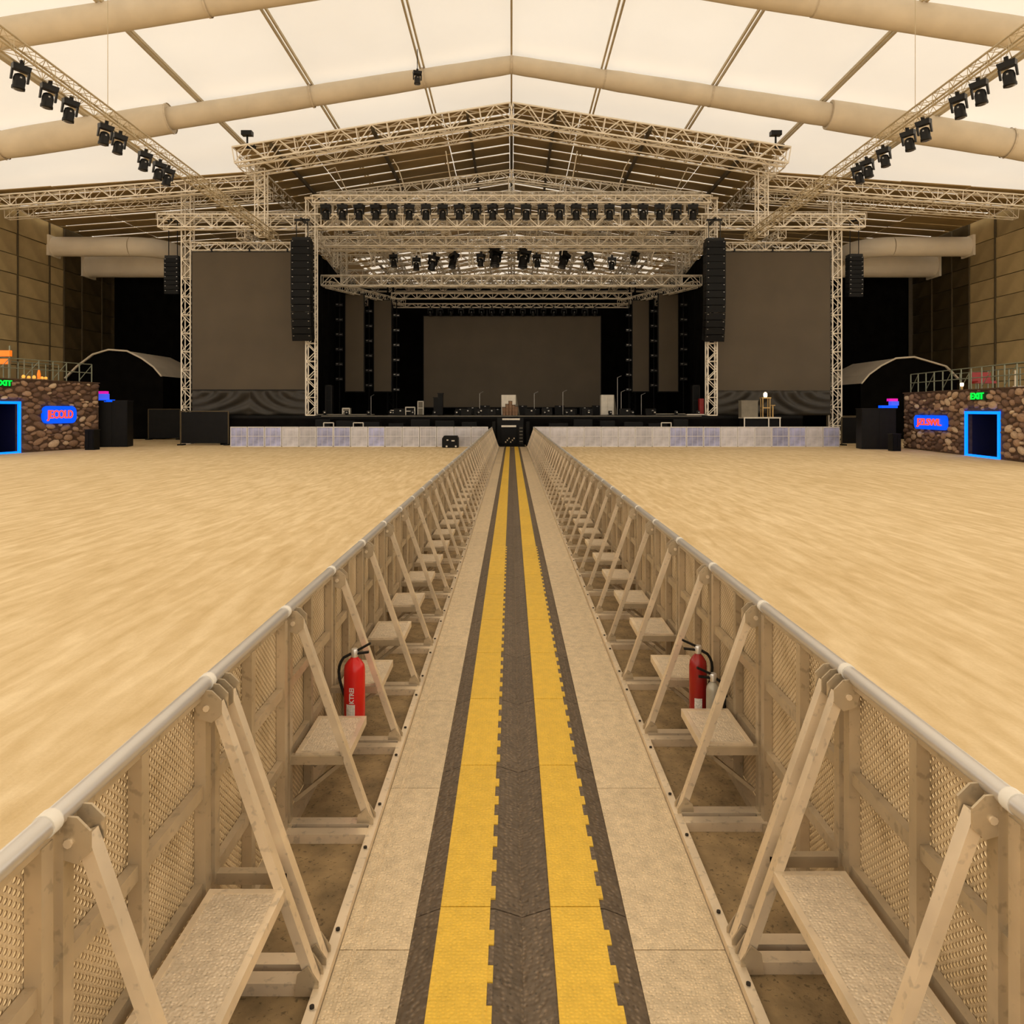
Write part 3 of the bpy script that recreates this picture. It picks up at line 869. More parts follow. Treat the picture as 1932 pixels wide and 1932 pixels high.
# ------------------------------------------------------------------ stage
ST = 1.85
r = thing('stage', 'wide black main stage behind the front barrier', 'stage', (0, 47.7, 0))
MB().box((-18.4, 47.7, ST - 0.18), (18.4, 64.8, ST)).build('deck', 'black', r)
MB().box((-18.4, 47.72, 0), (18.4, 47.8, ST - 0.18)).build('skirt', 'drape', r)
MB().box((-12.0, 47.66, ST - 0.06), (12.0, 47.7, ST - 0.01)).build('edge_trim', 'grey_case', r)
# subwoofers along the stage front
def sub(x, label, wdt=1.1, ht=1.6):
    y = 46.4
    r = thing('subwoofer', label, 'speaker', (x, y, 0), 'subwoofers along the stage front')
    MB().box((x - wdt / 2, y, 0), (x + wdt / 2, y + 0.9, ht)).build('cabinet', 'black_case', r)
    for j in range(2):
        MB().box((x - wdt / 2 + 0.06, y - 0.03, 0.06 + j * ht / 2), (x + wdt / 2 - 0.06, y, (j + 1) * ht / 2 - 0.05)).build('grille', 'grille', r)
    MB().box((x - 0.14, y - 0.035, ht / 2 + 0.32), (x + 0.14, y - 0.028, ht / 2 + 0.36)).build('handle', 'spark', r)
xs_ = [-11.6, -10.2, -8.7, -7.1, -5.6, -4.1, -2.6, 2.9, 4.4, 5.9, 7.5, 9.0, 10.4]
for i, x in enumerate(xs_):
    sub(x, f'black subwoofer below the stage edge, {nth(i + 1)} of thirteen from left', 1.15 if i % 3 else 0.9, 1.62 - 0.08 * (i % 4))

# gear on deck
def gear_box(name, label, cat, xa, ya, xb, yb, d, depth, m, trim=None, lid=None):
    a, b = W(xa, yb, d), W(xb, ya, d)
    z0 = max(a.z, ST) if d > 47.7 else a.z
    z0 = ST if d > 47.7 else a.z
    r = thing(name, label, cat, (a.x, d, z0))
    MB().box((a.x, d, z0), (b.x, d + depth, b.z)).build('body', m, r)
    if trim:
        t = 0.05
        MB().box((a.x - 0.02, d - 0.03, z0), (a.x + t, d, b.z)).build('edge', trim, r)
        MB().box((b.x - t, d - 0.03, z0), (b.x + 0.02, d, b.z)).build('edge', trim, r)
        MB().box((a.x, d - 0.03, b.z - t), (b.x, d, b.z + 0.02)).build('edge', trim, r)
        MB().box((a.x + t, d - 0.04, (z0 + b.z) / 2 - 0.03), (b.x - t, d - 0.005, (z0 + b.z) / 2 + 0.03)).build('latch_strip', trim, r)
    if lid: MB().box((a.x - 0.04, d - 0.04, b.z), (b.x + 0.04, d + depth + 0.04, b.z + 0.06)).build('lid', lid, r)
    return r
gear_box('flight_case', 'small white-edged case on the left of the stage', 'case', 646, 770, 660, 781, 50, 0.5, 'grey_case', 'white_case')
gear_box('flight_case', 'low white-edged case left of the dark gear pair', 'case', 737, 774, 750, 782, 51, 0.5, 'black_case', 'white_case')
gear_box('flight_case', 'white-framed case with two uprights left of centre screen', 'case', 765, 768, 783, 782, 52, 0.5, 'black_case', 'white_case')
gear_box('flight_case', 'white-framed case standing highest, at left edge of centre screen', 'case', 788, 757, 799, 776, 55, 0.5, 'grey_case', 'white_case')
gear_box('amp_rack', 'taller dark rack before the left half of the centre screen', 'rack', 826, 743, 835, 774, 54, 0.6, 'black_case', None, 'screen_frame')
gear_box('amp_rack', 'shorter dark rack before the left half of the centre screen', 'rack', 818, 751, 826, 774, 54, 0.6, 'black_case', None, 'screen_frame')
gear_box('speaker_column', 'upright dark speaker column on stage left edge', 'speaker', 614, 727, 626, 780, 50, 0.5, 'grille', 'screen_frame')
gear_box('speaker_column', 'upright dark speaker column on stage right edge', 'speaker', 1307, 727, 1320, 782, 50, 0.5, 'grille', 'screen_frame')
gear_box('flight_case', 'small red trunk left of the right truss tower', 'case', 1320, 752, 1328, 766, 49.5, 0.4, 'red_dark')
gear_box('monitor_desk', 'long low black desk on the right of the stage', 'desk', 1236, 782, 1292, 790, 48.2, 0.7, 'black_case', None, 'grey_case')
gear_box('monitor_desk', 'black box desk with pale top beside the right truss tower', 'desk', 1297, 783, 1328, 802, 47.9, 0.6, 'black_case', None, 'white_case')
gear_box('monitor_desk', 'long low black desk on the left of the stage', 'desk', 598, 783, 702, 792, 48.2, 0.7, 'black_case', None, 'grey_case')
for i, (x, lab) in enumerate(((753, 'fourth'), (880, 'near the centre, left'), (905, 'left of the white panel'), (925, 'just left of the white panel'), (1000, 'just right of the white panel'), (1032, 'right of the white panel'), (1075, 'mid right'), (1108, 'beside the right white panel'), (1180, 'right of the right white panel'), (1228, 'farthest right'))):
    p = W(x, 780, 50.5)
    r = thing('stage_monitor', f'black wedge monitor on the stage, {nth(i + 1)} of ten from left', 'speaker', (p.x, 50.5, ST), 'wedge monitors on stage')
    MB().prism([(p.x - 0.35, 50.3, ST), (p.x - 0.35, 50.9, ST), (p.x - 0.35, 50.9, ST + 0.42), (p.x - 0.35, 50.55, ST + 0.45)], (0.7, 0, 0)).build('cabinet', 'black_case', r)
    MB().cbox((p.x + 0.1, 50.38, ST + 0.30), (0.10, 0.04, 0.08)).build('handle', 'spark' if i % 2 else 'white_case', r)
# backline rows
for i in range(12):
    x = 868 + i * 23.5
    if abs(x - 960) < 18: continue
    p = W(x, 778, 57)
    r = thing('guitar_amp', f'black backline amp below the centre screen, {nth(i + 1)} place from left', 'amplifier', (p.x, 57, ST), 'backline amps')
    hh = 0.45 + 0.12 * (i % 3)
    MB().box((p.x - 0.36, 57, ST), (p.x + 0.36, 57.4, ST + hh)).build('cabinet', 'black_case', r)
    MB().box((p.x - 0.3, 56.97, ST + 0.06), (p.x + 0.3, 57, ST + hh - 0.12)).build('grille', 'grille', r)
    MB().box((p.x - 0.05, 56.96, ST + hh - 0.09), (p.x + 0.07, 57, ST + hh - 0.04)).build('badge', 'spark', r)
# white panels
def white_panel(label, x0, x1, y0, y1, d):
    a, b = W(x0, y1, d), W(x1, y0, d)
    r = thing('white_cabinet', label, 'cabinet', (a.x, d, ST))
    mid = (a.x + b.x) / 2
    MB().box((a.x, d, ST), (b.x, d + 0.6, b.z)).build('body', 'white_case', r)
    MB().box((a.x + 0.02, d - 0.03, ST + 0.05), (mid - 0.02, d, b.z - 0.03)).build('door', 'white_case', r)
    MB().box((mid + 0.02, d - 0.03, ST + 0.05), (b.x - 0.02, d, b.z - 0.03)).build('door', 'white_case', r)
    MB().prism([(b.x, d, ST), (b.x, d, b.z), (b.x + 0.25, d + 0.4, ST)], (0.04, 0, 0)).build('side_wing', 'grey_case', r)
white_panel('white cabinet with two doors standing at stage centre', 946, 973, 745, 780, 51)
white_panel('white cabinet at the right edge of the centre screen', 1134, 1158, 745, 780, 53)
for i, x in enumerate((951, 957, 963, 969, 974)):
    p = W(x, 780, 50)
    hh = (0.55, 0.75, 0.95, 0.7, 0.6)[i]
    r = thing('drum', f'brown drum in front of the white centre cabinet, {nth(i + 1)} of five from left', 'drum', (p.x, 50, ST), 'drums at stage centre')
    MB().lathe([(0.10, 0), (0.12, hh * 0.5), (0.13, hh)], (p.x, 50, ST), 12).build('shell', 'wood', r)
    MB().lathe([(0.135, hh - 0.03), (0.135, hh)], (p.x, 50, ST), 12).build('hoop', 'screen_frame', r)
# golden lantern and grey crate on platform at right
a = W(1396, 787, 47.0); b = W(1465, 787, 47.0)
r = thing('side_platform', 'small black platform with pale edge under the right screen', 'platform', (a.x, 46.2, 0))
zt = W(0, 787, 46.6).z
MB().box((a.x, 46.2, zt - 0.08), (b.x, 47.3, zt)).build('deck', 'white_case', r)
MB().box((a.x + 0.05, 46.4, 0), (b.x - 0.05, 47.25, zt - 0.08)).build('skirt', 'black_case', r)
for t in (a.x + 0.05, (a.x + b.x) / 2 + 0.4, b.x - 0.05):
    MB().tube((t, 46.25, 0), (t, 46.25, zt - 0.08), 0.04, 6).build('leg', 'truss', r)
c0, c1 = W(1397, 757, 46.6), W(1428, 787, 46.6)
r = thing('equipment_crate', 'grey crate on the small platform below the right screen', 'case', (c0.x, 46.6, zt))
MB().box((c0.x, 46.4, zt), (c1.x, 47.0, c0.z)).build('body', 'grey_case', r)
MB().box((c0.x - 0.02, 46.38, c0.z), (c1.x + 0.02, 47.02, c0.z + 0.05)).build('lid', 'grey_case', r)
p = W(1445, 0, 46.6)
r = thing('lantern_tower', 'gold lantern tower with a lit lamp beside the grey crate', 'lamp', (p.x, 46.6, zt))
zl = W(0, 752, 46.6).z
for dx in (-0.22, 0.22):
    for dy in (-0.2, 0.2): MB().tube((p.x + dx, 46.7 + dy, zt), (p.x + dx, 46.7 + dy, zl), 0.035, 6).build('post', 'gold', r)
MB().box((p.x - 0.28, 46.45, zl), (p.x + 0.28, 46.95, zl + 0.08)).build('top_plate', 'gold', r)
MB().box((p.x - 0.24, 46.48, (zt + zl) / 2 - 0.03), (p.x + 0.24, 46.92, (zt + zl) / 2 + 0.03)).build('shelf', 'gold', r)
MB().lathe([(0.09, 0), (0.12, 0.1), (0.11, 0.25), (0.04, 0.32)], (p.x, 46.7, zl + 0.08), 12).build('lamp_globe', 'lamp_glow', r)
p = W(1458, 770, 46.8)
r = thing('gold_stand', 'short gold stand right of the lantern tower', 'stand', (p.x, 46.8, zt))
MB().tube((p.x, 46.8, zt), (p.x, 46.8, p.z + 0.15), 0.05, 8).build('pole', 'gold', r)
MB().box((p.x - 0.12, 46.7, p.z + 0.15), (p.x + 0.12, 46.9, p.z + 0.2)).build('head', 'gold', r)
# white barricade hooks on the front barrier pit
for i, (x, lab) in enumerate(((620, 'left'), (676, 'left, nearer the centre'), (1257, 'right'))):
    p = W(x, 800, 46)
    r = thing('pit_frame', f'small white tube frame standing behind the front barrier, {lab}', 'frame', (p.x, 46, 0))
    wd_ = 0.3
    for dx in (-wd_, wd_): MB().tube((p.x + dx, 46, 0), (p.x + dx, 46, 1.42), 0.035, 6).build('upright', 'white_case', r)
    MB().tube((p.x - wd_, 46, 1.42), (p.x + wd_, 46, 1.42), 0.035, 6).build('top_bar', 'white_case', r)

rg = random.Random(3)
for i in range(18):
    x = 612 + i * 41.5
    if abs(x - 962) < 28: continue
    p = W(x, 785, 48.0)
    r = thing('footlight', f'small black footlight along the stage edge, {nth(i + 1)} place from left', 'stage light', (p.x, 48.0, ST), 'footlights along the stage edge')
    MB().box((p.x - 0.17, 47.95, ST), (p.x + 0.17, 48.2, ST + 0.05)).build('base', 'fix_black', r)
    MB().lathe([(0.09, 0), (0.13, 0.12), (0.12, 0.26)], (p.x, 48.07, ST + 0.05), 10).build('head', 'fix_black', r)
    MB().cbox((p.x + 0.03, 47.94, ST + 0.2), (0.09, 0.03, 0.06)).build('lens', 'white_case' if i % 3 == 0 else 'spark', r)
for i, (x, hh) in enumerate(((700, 1.3), (905, 1.5), (1008, 1.5), (1062, 1.6), (1165, 2.6), (1172, 1.6), (1210, 1.4))):
    p = W(x, 785, 52.5)
    r = thing('microphone_stand', f'thin black microphone stand on the stage, {nth(i + 1)} of seven from left', 'stand', (p.x, 52.5, ST), 'microphone stands')
    MB().tube((p.x, 52.5, ST), (p.x, 52.5, ST + hh), 0.025, 6).build('pole', 'spark', r)
    MB().lathe([(0.18, 0), (0.16, 0.03)], (p.x, 52.5, ST), 10).build('base', 'fix_black', r)
    MB().tube((p.x, 52.5, ST + hh), (p.x + 0.25, 52.3, ST + hh + 0.12), 0.02, 6).build('boom', 'spark', r)
# ------------------------------------------------------------------ end of the lane: black cart
r = thing('stage_cart', 'black equipment cart with pale bars closing the end of the walkway', 'cart', (0.0, 45.0, 0))
MB().box((-0.85, 45.3, 0.12), (0.72, 46.2, 1.72)).build('body', 'black_case', r)
MB().box((-0.55, 45.24, 1.60), (0.5, 45.32, 1.70)).build('pale_bar', 'white_case', r)
MB().box((-0.60, 45.05, 1.18), (0.28, 45.12, 1.29)).build('pale_bar', 'white_case', r)
MB().box((-0.62, 45.10, 0.14), (0.30, 45.3, 1.18)).build('front_panel', 'grille', r)
MB().box((0.45, 45.15, 0.15), (0.70, 45.32, 1.25)).build('side_rack', 'screen_frame', r)
for z in (0.3, 0.5, 0.7, 0.9, 1.1):
    MB().box((0.48, 45.12, z), (0.67, 45.15, z + 0.05)).build('rack_unit', 'grey_case', r)
for i in range(6):
    MB().box((-0.38 + i * 0.1, 45.06, 0.25 + (i % 3) * 0.11), (-0.31 + i * 0.1, 45.1, 0.33 + (i % 3) * 0.11)).build('connector', 'alu', r)
MB().box((-0.92, 44.98, 0.0), (0.80, 45.3, 0.12)).build('base', 'black', r)
for sx in (-1.05, 0.98):
    o = MB().box((sx - 0.10, 45.0, 0), (sx + 0.10, 46.3, 1.5))
    tag(o.build('black_screen_panel', 'black'), f'upright black panel on the {"left" if sx < 0 else "right"} of the cart at the walkway end', 'panel')

# black wedge on the floor in front of left barrier
p = W(850, 843, 44.2)
r = thing('floor_monitor', 'black wheeled speaker case on the sand before the left front barrier', 'speaker', (p.x, 44.2, 0))
MB().prism([(p.x - 0.47, 43.9, 0.03), (p.x + 0.47, 43.9, 0.03), (p.x + 0.47, 43.9, 0.55), (p.x + 0.40, 43.9, 0.70), (p.x - 0.36, 43.9, 0.70), (p.x - 0.47, 43.9, 0.55)], (0, 0.7, 0)).build('body', 'black_case', r)
for dx, z, wd_ in ((-0.15, 0.42, 0.10), (0.17, 0.38, 0.18)):
    MB().box((p.x + dx - wd_ / 2, 43.88, z), (p.x + dx + wd_ / 2, 43.9, z + 0.07)).build('label_plate', 'white_case', r)
for dx in (-0.2, 0.33):
    MB().tube((p.x + dx, 43.87, 0.09), (p.x + dx, 43.93, 0.09), 0.055, 10).build('wheel', 'white_case', r)

# ------------------------------------------------------------------ crowd barriers along the lane
BX, HB = {1: -1.174, -1: 1.344}, 1.2
def barrier_parts(s, step, far_brace, through):
    """s: +1 for the left row, inward is +X"""
    P = []
    def q(*a): return (a[0] * s, a[1], a[2])
    def bx(a, b): return MB().box((min(a[0] * s, b[0] * s), a[1], a[2]), (max(a[0] * s, b[0] * s), b[1], b[2]))
    P.append(('mesh_panel', bx((-0.034, 0.015, 0.05), (-0.030, 0.985, 1.15)), 'mesh_open' if through else 'mesh_backed'))
    P.append(('top_rail', MB().tube(q(0, 0.0, 1.172), q(0, 0.965, 1.172), 0.028, 14), 'rail_chrome'))
    P.append(('rail_sleeve', MB().tube(q(0, 0.962, 1.172), q(0, 1.0, 1.172), 0.031, 14), 'sleeve'))
    P.append(('rail_flange', bx((-0.02, 0.01, 1.128), (0.012, 0.985, 1.148)), 'alu'))
    for p in (0.045, 0.46, 0.955):
        P.append(('post', bx((-0.028, p - 0.024, 0.0), (0.016, p + 0.024, 1.135)), 'alu'))
    for z in (0.40, 0.77):
        P.append(('cross_rail', bx((-0.026, 0.0, z - 0.025), (0.006, 1.0, z + 0.025)), 'alu'))
    P.append(('bottom_rail', bx((-0.028, 0.0, 0.0), (0.03, 1.0, 0.05)), 'alu'))
    for p in ([0.06, 0.94] if far_brace else [0.06]):
        P.append(('brace', MB().bar(q(0.055, p, 1.105), q(0.425, p, 0.045), 0.05, 0.036, side=(0, 1, 0)), 'alu_light'))
        for e in (-0.034, 0.034):
            prof = [(-0.01, 1.17), (0.05, 1.165), (0.085, 1.13), (0.085, 1.075), (0.05, 1.045), (0.0, 1.06), (-0.015, 1.11)]
            P.append(('bracket', MB().prism([q(u, p + e - 0.004, z) for u, z in prof], (0, 0.008, 0)), 'alu'))
        P.append(('bolt', MB().tube(q(0.03, p - 0.045, 1.10), q(0.03, p + 0.045, 1.10), 0.012, 8), 'alu_light'))
        for e in (-0.036, 0.036):
            P.append(('foot_bracket', MB().prism([q(u, p + e - 0.004, z) for u, z in ((0.36, 0.02), (0.45, 0.02), (0.45, 0.07), (0.41, 0.13), (0.37, 0.10))], (0, 0.008, 0)), 'alu'))
    for p in (0.05, 0.95):
        P.append(('base_bar', bx((0.0, p - 0.032, 0.0), (0.43, p + 0.032, 0.055)), 'alu_light'))
    P.append(('edge_rail', bx((0.43, 0.0, 0.0), (0.47, 1.0, 0.05)), 'alu_light'))
    for p in (0.22, 0.81):
        P.append(('edge_bolt', MB().tube(q(0.45, p, 0.045), q(0.45, p, 0.058), 0.009, 8), 'seam'))
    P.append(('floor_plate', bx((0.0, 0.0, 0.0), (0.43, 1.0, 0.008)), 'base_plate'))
    P.append(('support_bar', bx((0.016, 0.035, 0.355), (0.292, 0.075, 0.40)), 'alu'))
    if step:
        p0, p1 = step
        P.append(('step_tread', bx((0.055, p0 + 0.02, 0.398), (0.298, p1 - 0.02, 0.408)), 'tread'))
        for a, b in (((0.035, p0, 0.365), (0.06, p1, 0.412)), ((0.293, p0, 0.365), (0.318, p1, 0.412)), ((0.06, p0, 0.365), (0.293, p0 + 0.025, 0.412)), ((0.06, p1 - 0.025, 0.365), (0.293, p1, 0.412))):
            P.append(('step_rim', bx(a, b), 'alu_light'))
        P.append(('step_strut', MB().bar(q(0.305, p0 + 0.03, 0.37), q(0.345, p0 - 0.0 + 0.02, 0.24), 0.03, 0.02, side=(0, 1, 0)), 'alu_light'))
        P.append(('step_strut', MB().bar(q(0.305, p1 - 0.04, 0.37), q(0.02, p1 - 0.04, 0.14), 0.03, 0.02, side=(0, 1, 0)), 'alu'))
        P.append(('step_strut', MB().bar(q(0.305, p0 + 0.05, 0.37), q(0.02, p0 + 0.05, 0.14), 0.03, 0.02, side=(0, 1, 0)), 'alu'))
    return P
cacheB = {}
def barrier(s, j, y, near):
    side = 'left' if s > 0 else 'right'
    step = None if j == 2 else ((0.05, 0.92) if j <= 1 else (0.05, 0.53))
    fb = j == 1
    key = (s, step, fb, j <= 2, near)
    if key not in cacheB:
        P = barrier_parts(s, step, fb, j <= 2)
        if near:
            cacheB[key] = [(n, mb.mesh(n, m)) for n, mb, m in P]
        else:
            big = MB(); ms = []
            for n, mb, m in P:
                if n in ('edge_bolt', 'bolt', 'foot_bracket'): continue
                if m.startswith('mesh'): m = 'mesh_far'
                if m not in ms: ms.append(m)
                big.cur = ms.index(m)
                o = len(big.v); big.v += mb.v
                for f, q_ in zip(mb.f, mb.sm):
                    big.f.append([i + o for i in f]); big.sm.append(q_); big.mi.append(big.cur)
            cacheB[key] = big.mesh('crowd_barrier', ms)
    n = j
    extra = ' at the picture edge' if j == 0 else ''
    lab = f'aluminium crowd barrier unit with mesh panel, {nth(j + 1)} from the camera in the {side} walkway row'
    loc = (BX[s], y, 0)
    if near:
        r = thing('crowd_barrier', lab, 'barrier', loc, f'{side} walkway barriers')
        for nme, me in cacheB[key]: link(nme, me, r)
    else:
        r = link('crowd_barrier', cacheB[key], None, loc)
        tag(r, lab, 'barrier', f'{side} walkway barriers')
for s, y0, n in ((1, 0.93, 44), (-1, 1.04, 44)):
    for j in range(n):
        barrier(s, j, y0 + j, j < 14)

# ------------------------------------------------------------------ walkway plates
plate_y = [0.45 + 1.32 * i for i in range(34)]
for s, xa, xb in (('left', -0.702, -0.418), ('right', 0.500, 0.872)):
    r = thing('walkway_strip', f'strip of studded metal floor plates on the {s} of the cable ramps', 'walkway', ((xa + xb) / 2, 0.45, 0))
    me = MB().box((xa, 0, 0), (xb, 1.314, 0.012)).mesh('floor_plate', 'walk_plate', ((xa + xb) / 2, 0, 0))
    for y in plate_y: link('floor_plate', me, r, (0, y - 0.45, 0))
    if s == 'left':
        MB().box((xa + 0.055, 0.45, 0.012), (xa + 0.068, plate_y[-1] + 1.3, 0.0155)).build('raised_seam', 'walk_plate', r)
# ------------------------------------------------------------------ cable protectors
jy = [1.1, 2.2, 3.29, 4.60, 5.66]
while jy[-1] < 44.0: jy.append(jy[-1] + 1.07)
def ramp_section(xa, l0, l1, xb, ln, det):
    """xa..xb full width; l0..l1 yellow lid"""
    P = []
    z = 0.05
    g_ = 0.004
    prof = [(xa, 0.0), (xa, 0.008), (l0 - 0.006, z - 0.004), (l1 + 0.02, z - 0.004), (xb, 0.010), (xb, 0)]
    P.append(('ramp_body', MB().prism([(x, g_, zz) for x, zz in prof], (0, ln - 2 * g_, 0)), 'ramp_rubber'))
    P.append(('lid', MB().box((l0, g_, z - 0.006), (l1, ln - g_, z + 0.006)), 'lid_yellow'))
    if det:
        for i in range(int(ln / 0.2)):
            y = 0.06 + i * 0.2
            P.append(('hinge_tab', MB().box((l1, y, z - 0.004), (l1 + 0.021, y + 0.085, z + 0.004)), 'lid_yellow'))
            P.append(('hinge_knuckle', MB().box((l1, y + 0.09, z - 0.006), (l1 + 0.021, y + 0.195, z + 0.0015)), 'ramp_rubber'))
        P.append(('latch_hole', MB().tube(((l0 + l1) / 2, 0.03, z + 0.004), ((l0 + l1) / 2, 0.03, z + 0.0068), 0.010, 10), 'lid_yellow'))
    return P
cacheR = {}
for s, xa, l0, l1, xb in (('left', -0.416, -0.308, -0.092, 0.0438), ('right', 0.0446, 0.170, 0.386, 0.498)):
    for i in range(len(jy) - 1):
        ln = round(jy[i + 1] - jy[i], 3)
        det = i < 10
        key = (s, ln, det)
        if key not in cacheR: cacheR[key] = [(n, mb.mesh(n, m, (xa, 0, 0))) for n, mb, m in ramp_section(xa, l0, l1, xb, ln, det)]
        r = thing('cable_ramp', f'dark cable ramp with yellow lid, {nth(i + 1)} from the camera in the {s} run', 'cable ramp', (xa, jy[i], 0), f'{s} run of cable ramps')
        for n, me in cacheR[key]: link(n, me, r)

# ------------------------------------------------------------------ fire extinguishers
def extinguisher(loc, m, label, ht, rad, txt, hose_side=-1, rotz=0.0, kind=0):
    r = thing('fire_extinguisher', label, 'extinguisher', loc, rot=(0, 0, rotz))
    b = MB(); b.lathe([(rad * 0.94, 0), (rad, 0.015), (rad, ht * 0.80), (rad * 0.93, ht * 0.88), (rad * 0.62, ht * 0.95), (rad * 0.3, ht)], (0, 0, 0), 24)
    b.build('cylinder', m, r)
    MB().lathe([(0.02, ht), (0.025, ht + 0.04), (0.02, ht + 0.05)], (0, 0, 0), 12).build('valve', 'rail_chrome', r)
    h = MB()
    h.bar((0.01, 0, ht + 0.035), (-hose_side * 0.10, 0, ht + 0.085), 0.02, 0.012, side=(0, 1, 0))
    h.bar((0.01, 0, ht + 0.02), (-hose_side * 0.09, 0, ht + 0.03), 0.02, 0.012, side=(0, 1, 0))
    h.build('lever', 'fix_black', r)
    pts = [(0, 0, ht + 0.03)] + [(hose_side * (rad * 0.7 + 0.05 * math.sin(t * PI)), -0.01, ht + 0.02 + 0.04 * math.sin(t * PI) - t * 0.30) for t in [k / 8 for k in range(1, 9)]]
    MB().path(pts, 0.009, 8).build('hose', 'fix_black', r)
    if txt:
        me = text_mesh('lettering', txt, 0.040, 0.0015, 'print_white')
        nv = []
        for v in me.vertices:           # wrap the vertical lettering onto the cylinder
            a = v.co.y / rad
            rr = rad + 0.001 + v.co.z
            v.co = Vector((rr * math.sin(-a - 0.05), -rr * math.cos(-a - 0.05), ht * 0.47 + v.co.x))
        link('lettering', me, r)
    lb = MB(); n = 6
    for zz in (ht * 0.16, ht * 0.34):
        for k in range(n + 1):
            a = -0.62 + 0.85 * k / n
            lb.v.append(Vector(((rad + 0.0015) * math.sin(a), -(rad + 0.0015) * math.cos(a), zz)))
    for k in range(n): lb.f.append([k, k + 1, n + 2 + k, n + 1 + k]); lb.sm.append(True); lb.mi.append(0)
    lb.build('label_sticker', 'paper', r)
    hk = MB(); e = -1 if loc[0] < 0 else 1
    hk.box((min(0, e * (abs(BX[1 if e < 0 else -1]) - abs(loc[0]) - 0.03)), rad * 0.6, ht * 0.42), (max(0, e * (abs(BX[1 if e < 0 else -1]) - abs(loc[0]) - 0.03)), rad + 0.012, ht * 0.5))
    hk.build('wall_bracket', 'alu', r)
    return r
extinguisher((-0.985, 4.74, 0.25), 'red_paint', 'bright red fire extinguisher with white lettering hung behind the left step', 0.42, 0.066, 'KTREI', -1, 0.0)
extinguisher((1.195, 4.84, 0.25), 'red_dark', 'dark red fire extinguisher hung behind the right step', 0.41, 0.056, '', 1, 0.0)
extinguisher((1.262, 4.73, 0.25), 'cylinder_grey', 'grey fire extinguisher cylinder beside the dark red one', 0.27, 0.042, '', 1, 0.0)

# ------------------------------------------------------------------ front barrier before the stage
def front_parts():
    P = []
    P.append(('mesh_sheet', MB().box((0.02, -0.012, 0.05), (0.98, -0.004, 1.14)), None))
    P.append(('top_rail', MB().tube((0, 0, 1.17), (1.0, 0, 1.17), 0.032, 8), 'front_frame'))
    for x in (0.02, 0.98): P.append(('post', MB().box((x - 0.02, -0.022, 0), (x + 0.02, 0.03, 1.15)), 'front_frame'))
    P.append(('cross_rail', MB().box((0, -0.020, 0.62), (1.0, 0.0, 0.65)), 'front_frame'))
    P.append(('bottom_rail', MB().box((0, -0.022, 0.0), (1.0, 0.03, 0.05)), 'front_frame'))
    for x in (0.34, 0.66): P.append(('rib', MB().box((x - 0.006, -0.018, 0.05), (x + 0.006, -0.012, 1.14)), 'front_frame'))
    P.append(('brace', MB().bar((0.05, 0.03, 1.1), (0.05, 0.55, 0.05), 0.04, 0.03, side=(1, 0, 0)), 'alu'))
    P.append(('foot', MB().box((0.02, 0.0, 0.0), (0.98, 0.55, 0.02)), 'alu'))
    return P
FP = front_parts()
fm = {}
for c in ('front_sheet', 'front_sheet_blue'):
    fm[c] = [(n, mb.mesh(n, m or c)) for n, mb, m in FP]
blueL, blueR = {0, 1, 2, 5, 6, 8}, {8, 9, 10, 14, 15, 17}
x = -1.42 - 15.4
for i in range(15):
    r = thing('front_barrier', f'pale mesh barrier panel before the stage, {nth(i + 1)} from the left end', 'barrier', (x + i * 1.03, 45.2, 0), 'front barrier left of the walkway')
    for n, me in fm['front_sheet_blue' if i in blueL else 'front_sheet']: link(n, me, r)
x = 1.30
for i in range(18):
    r = thing('front_barrier', f'pale mesh barrier panel before the stage, {nth(i + 1)} rightward from the walkway', 'barrier', (x + i * 1.02, 45.2, 0), 'front barrier right of the walkway')
    for n, me in fm['front_sheet_blue' if i in blueR else 'front_sheet']: link(n, me, r)

# ------------------------------------------------------------------ stone booths
def blob(seed):
    rg = random.Random(seed)
    n = 9
    rad = [rg.uniform(0.82, 1.08) for _ in range(n)]
    b = MB()
    for k, (q_, y) in enumerate(((1.0, 0.0), (0.86, -0.62), (0.45, -0.95))):
        for i in range(n):
            a = 2 * PI * i / n
            b.v.append(Vector((rad[i] * q_ * math.cos(a), y, rad[i] * q_ * math.sin(a))))
    b.v.append(Vector((0, -1.0, 0)))
    for k in range(2):
        for i in range(n):
            b.f.append([k * n + i, k * n + (i + 1) % n, (k + 1) * n + (i + 1) % n, (k + 1) * n + i]); b.sm.append(True); b.mi.append(0)
    for i in range(n): b.f.append([2 * n + i, 2 * n + (i + 1) % n, 3 * n]); b.sm.append(True); b.mi.append(0)
    return b.mesh('stone', 'stone')
STONES = [blob(i) for i in range(6)]
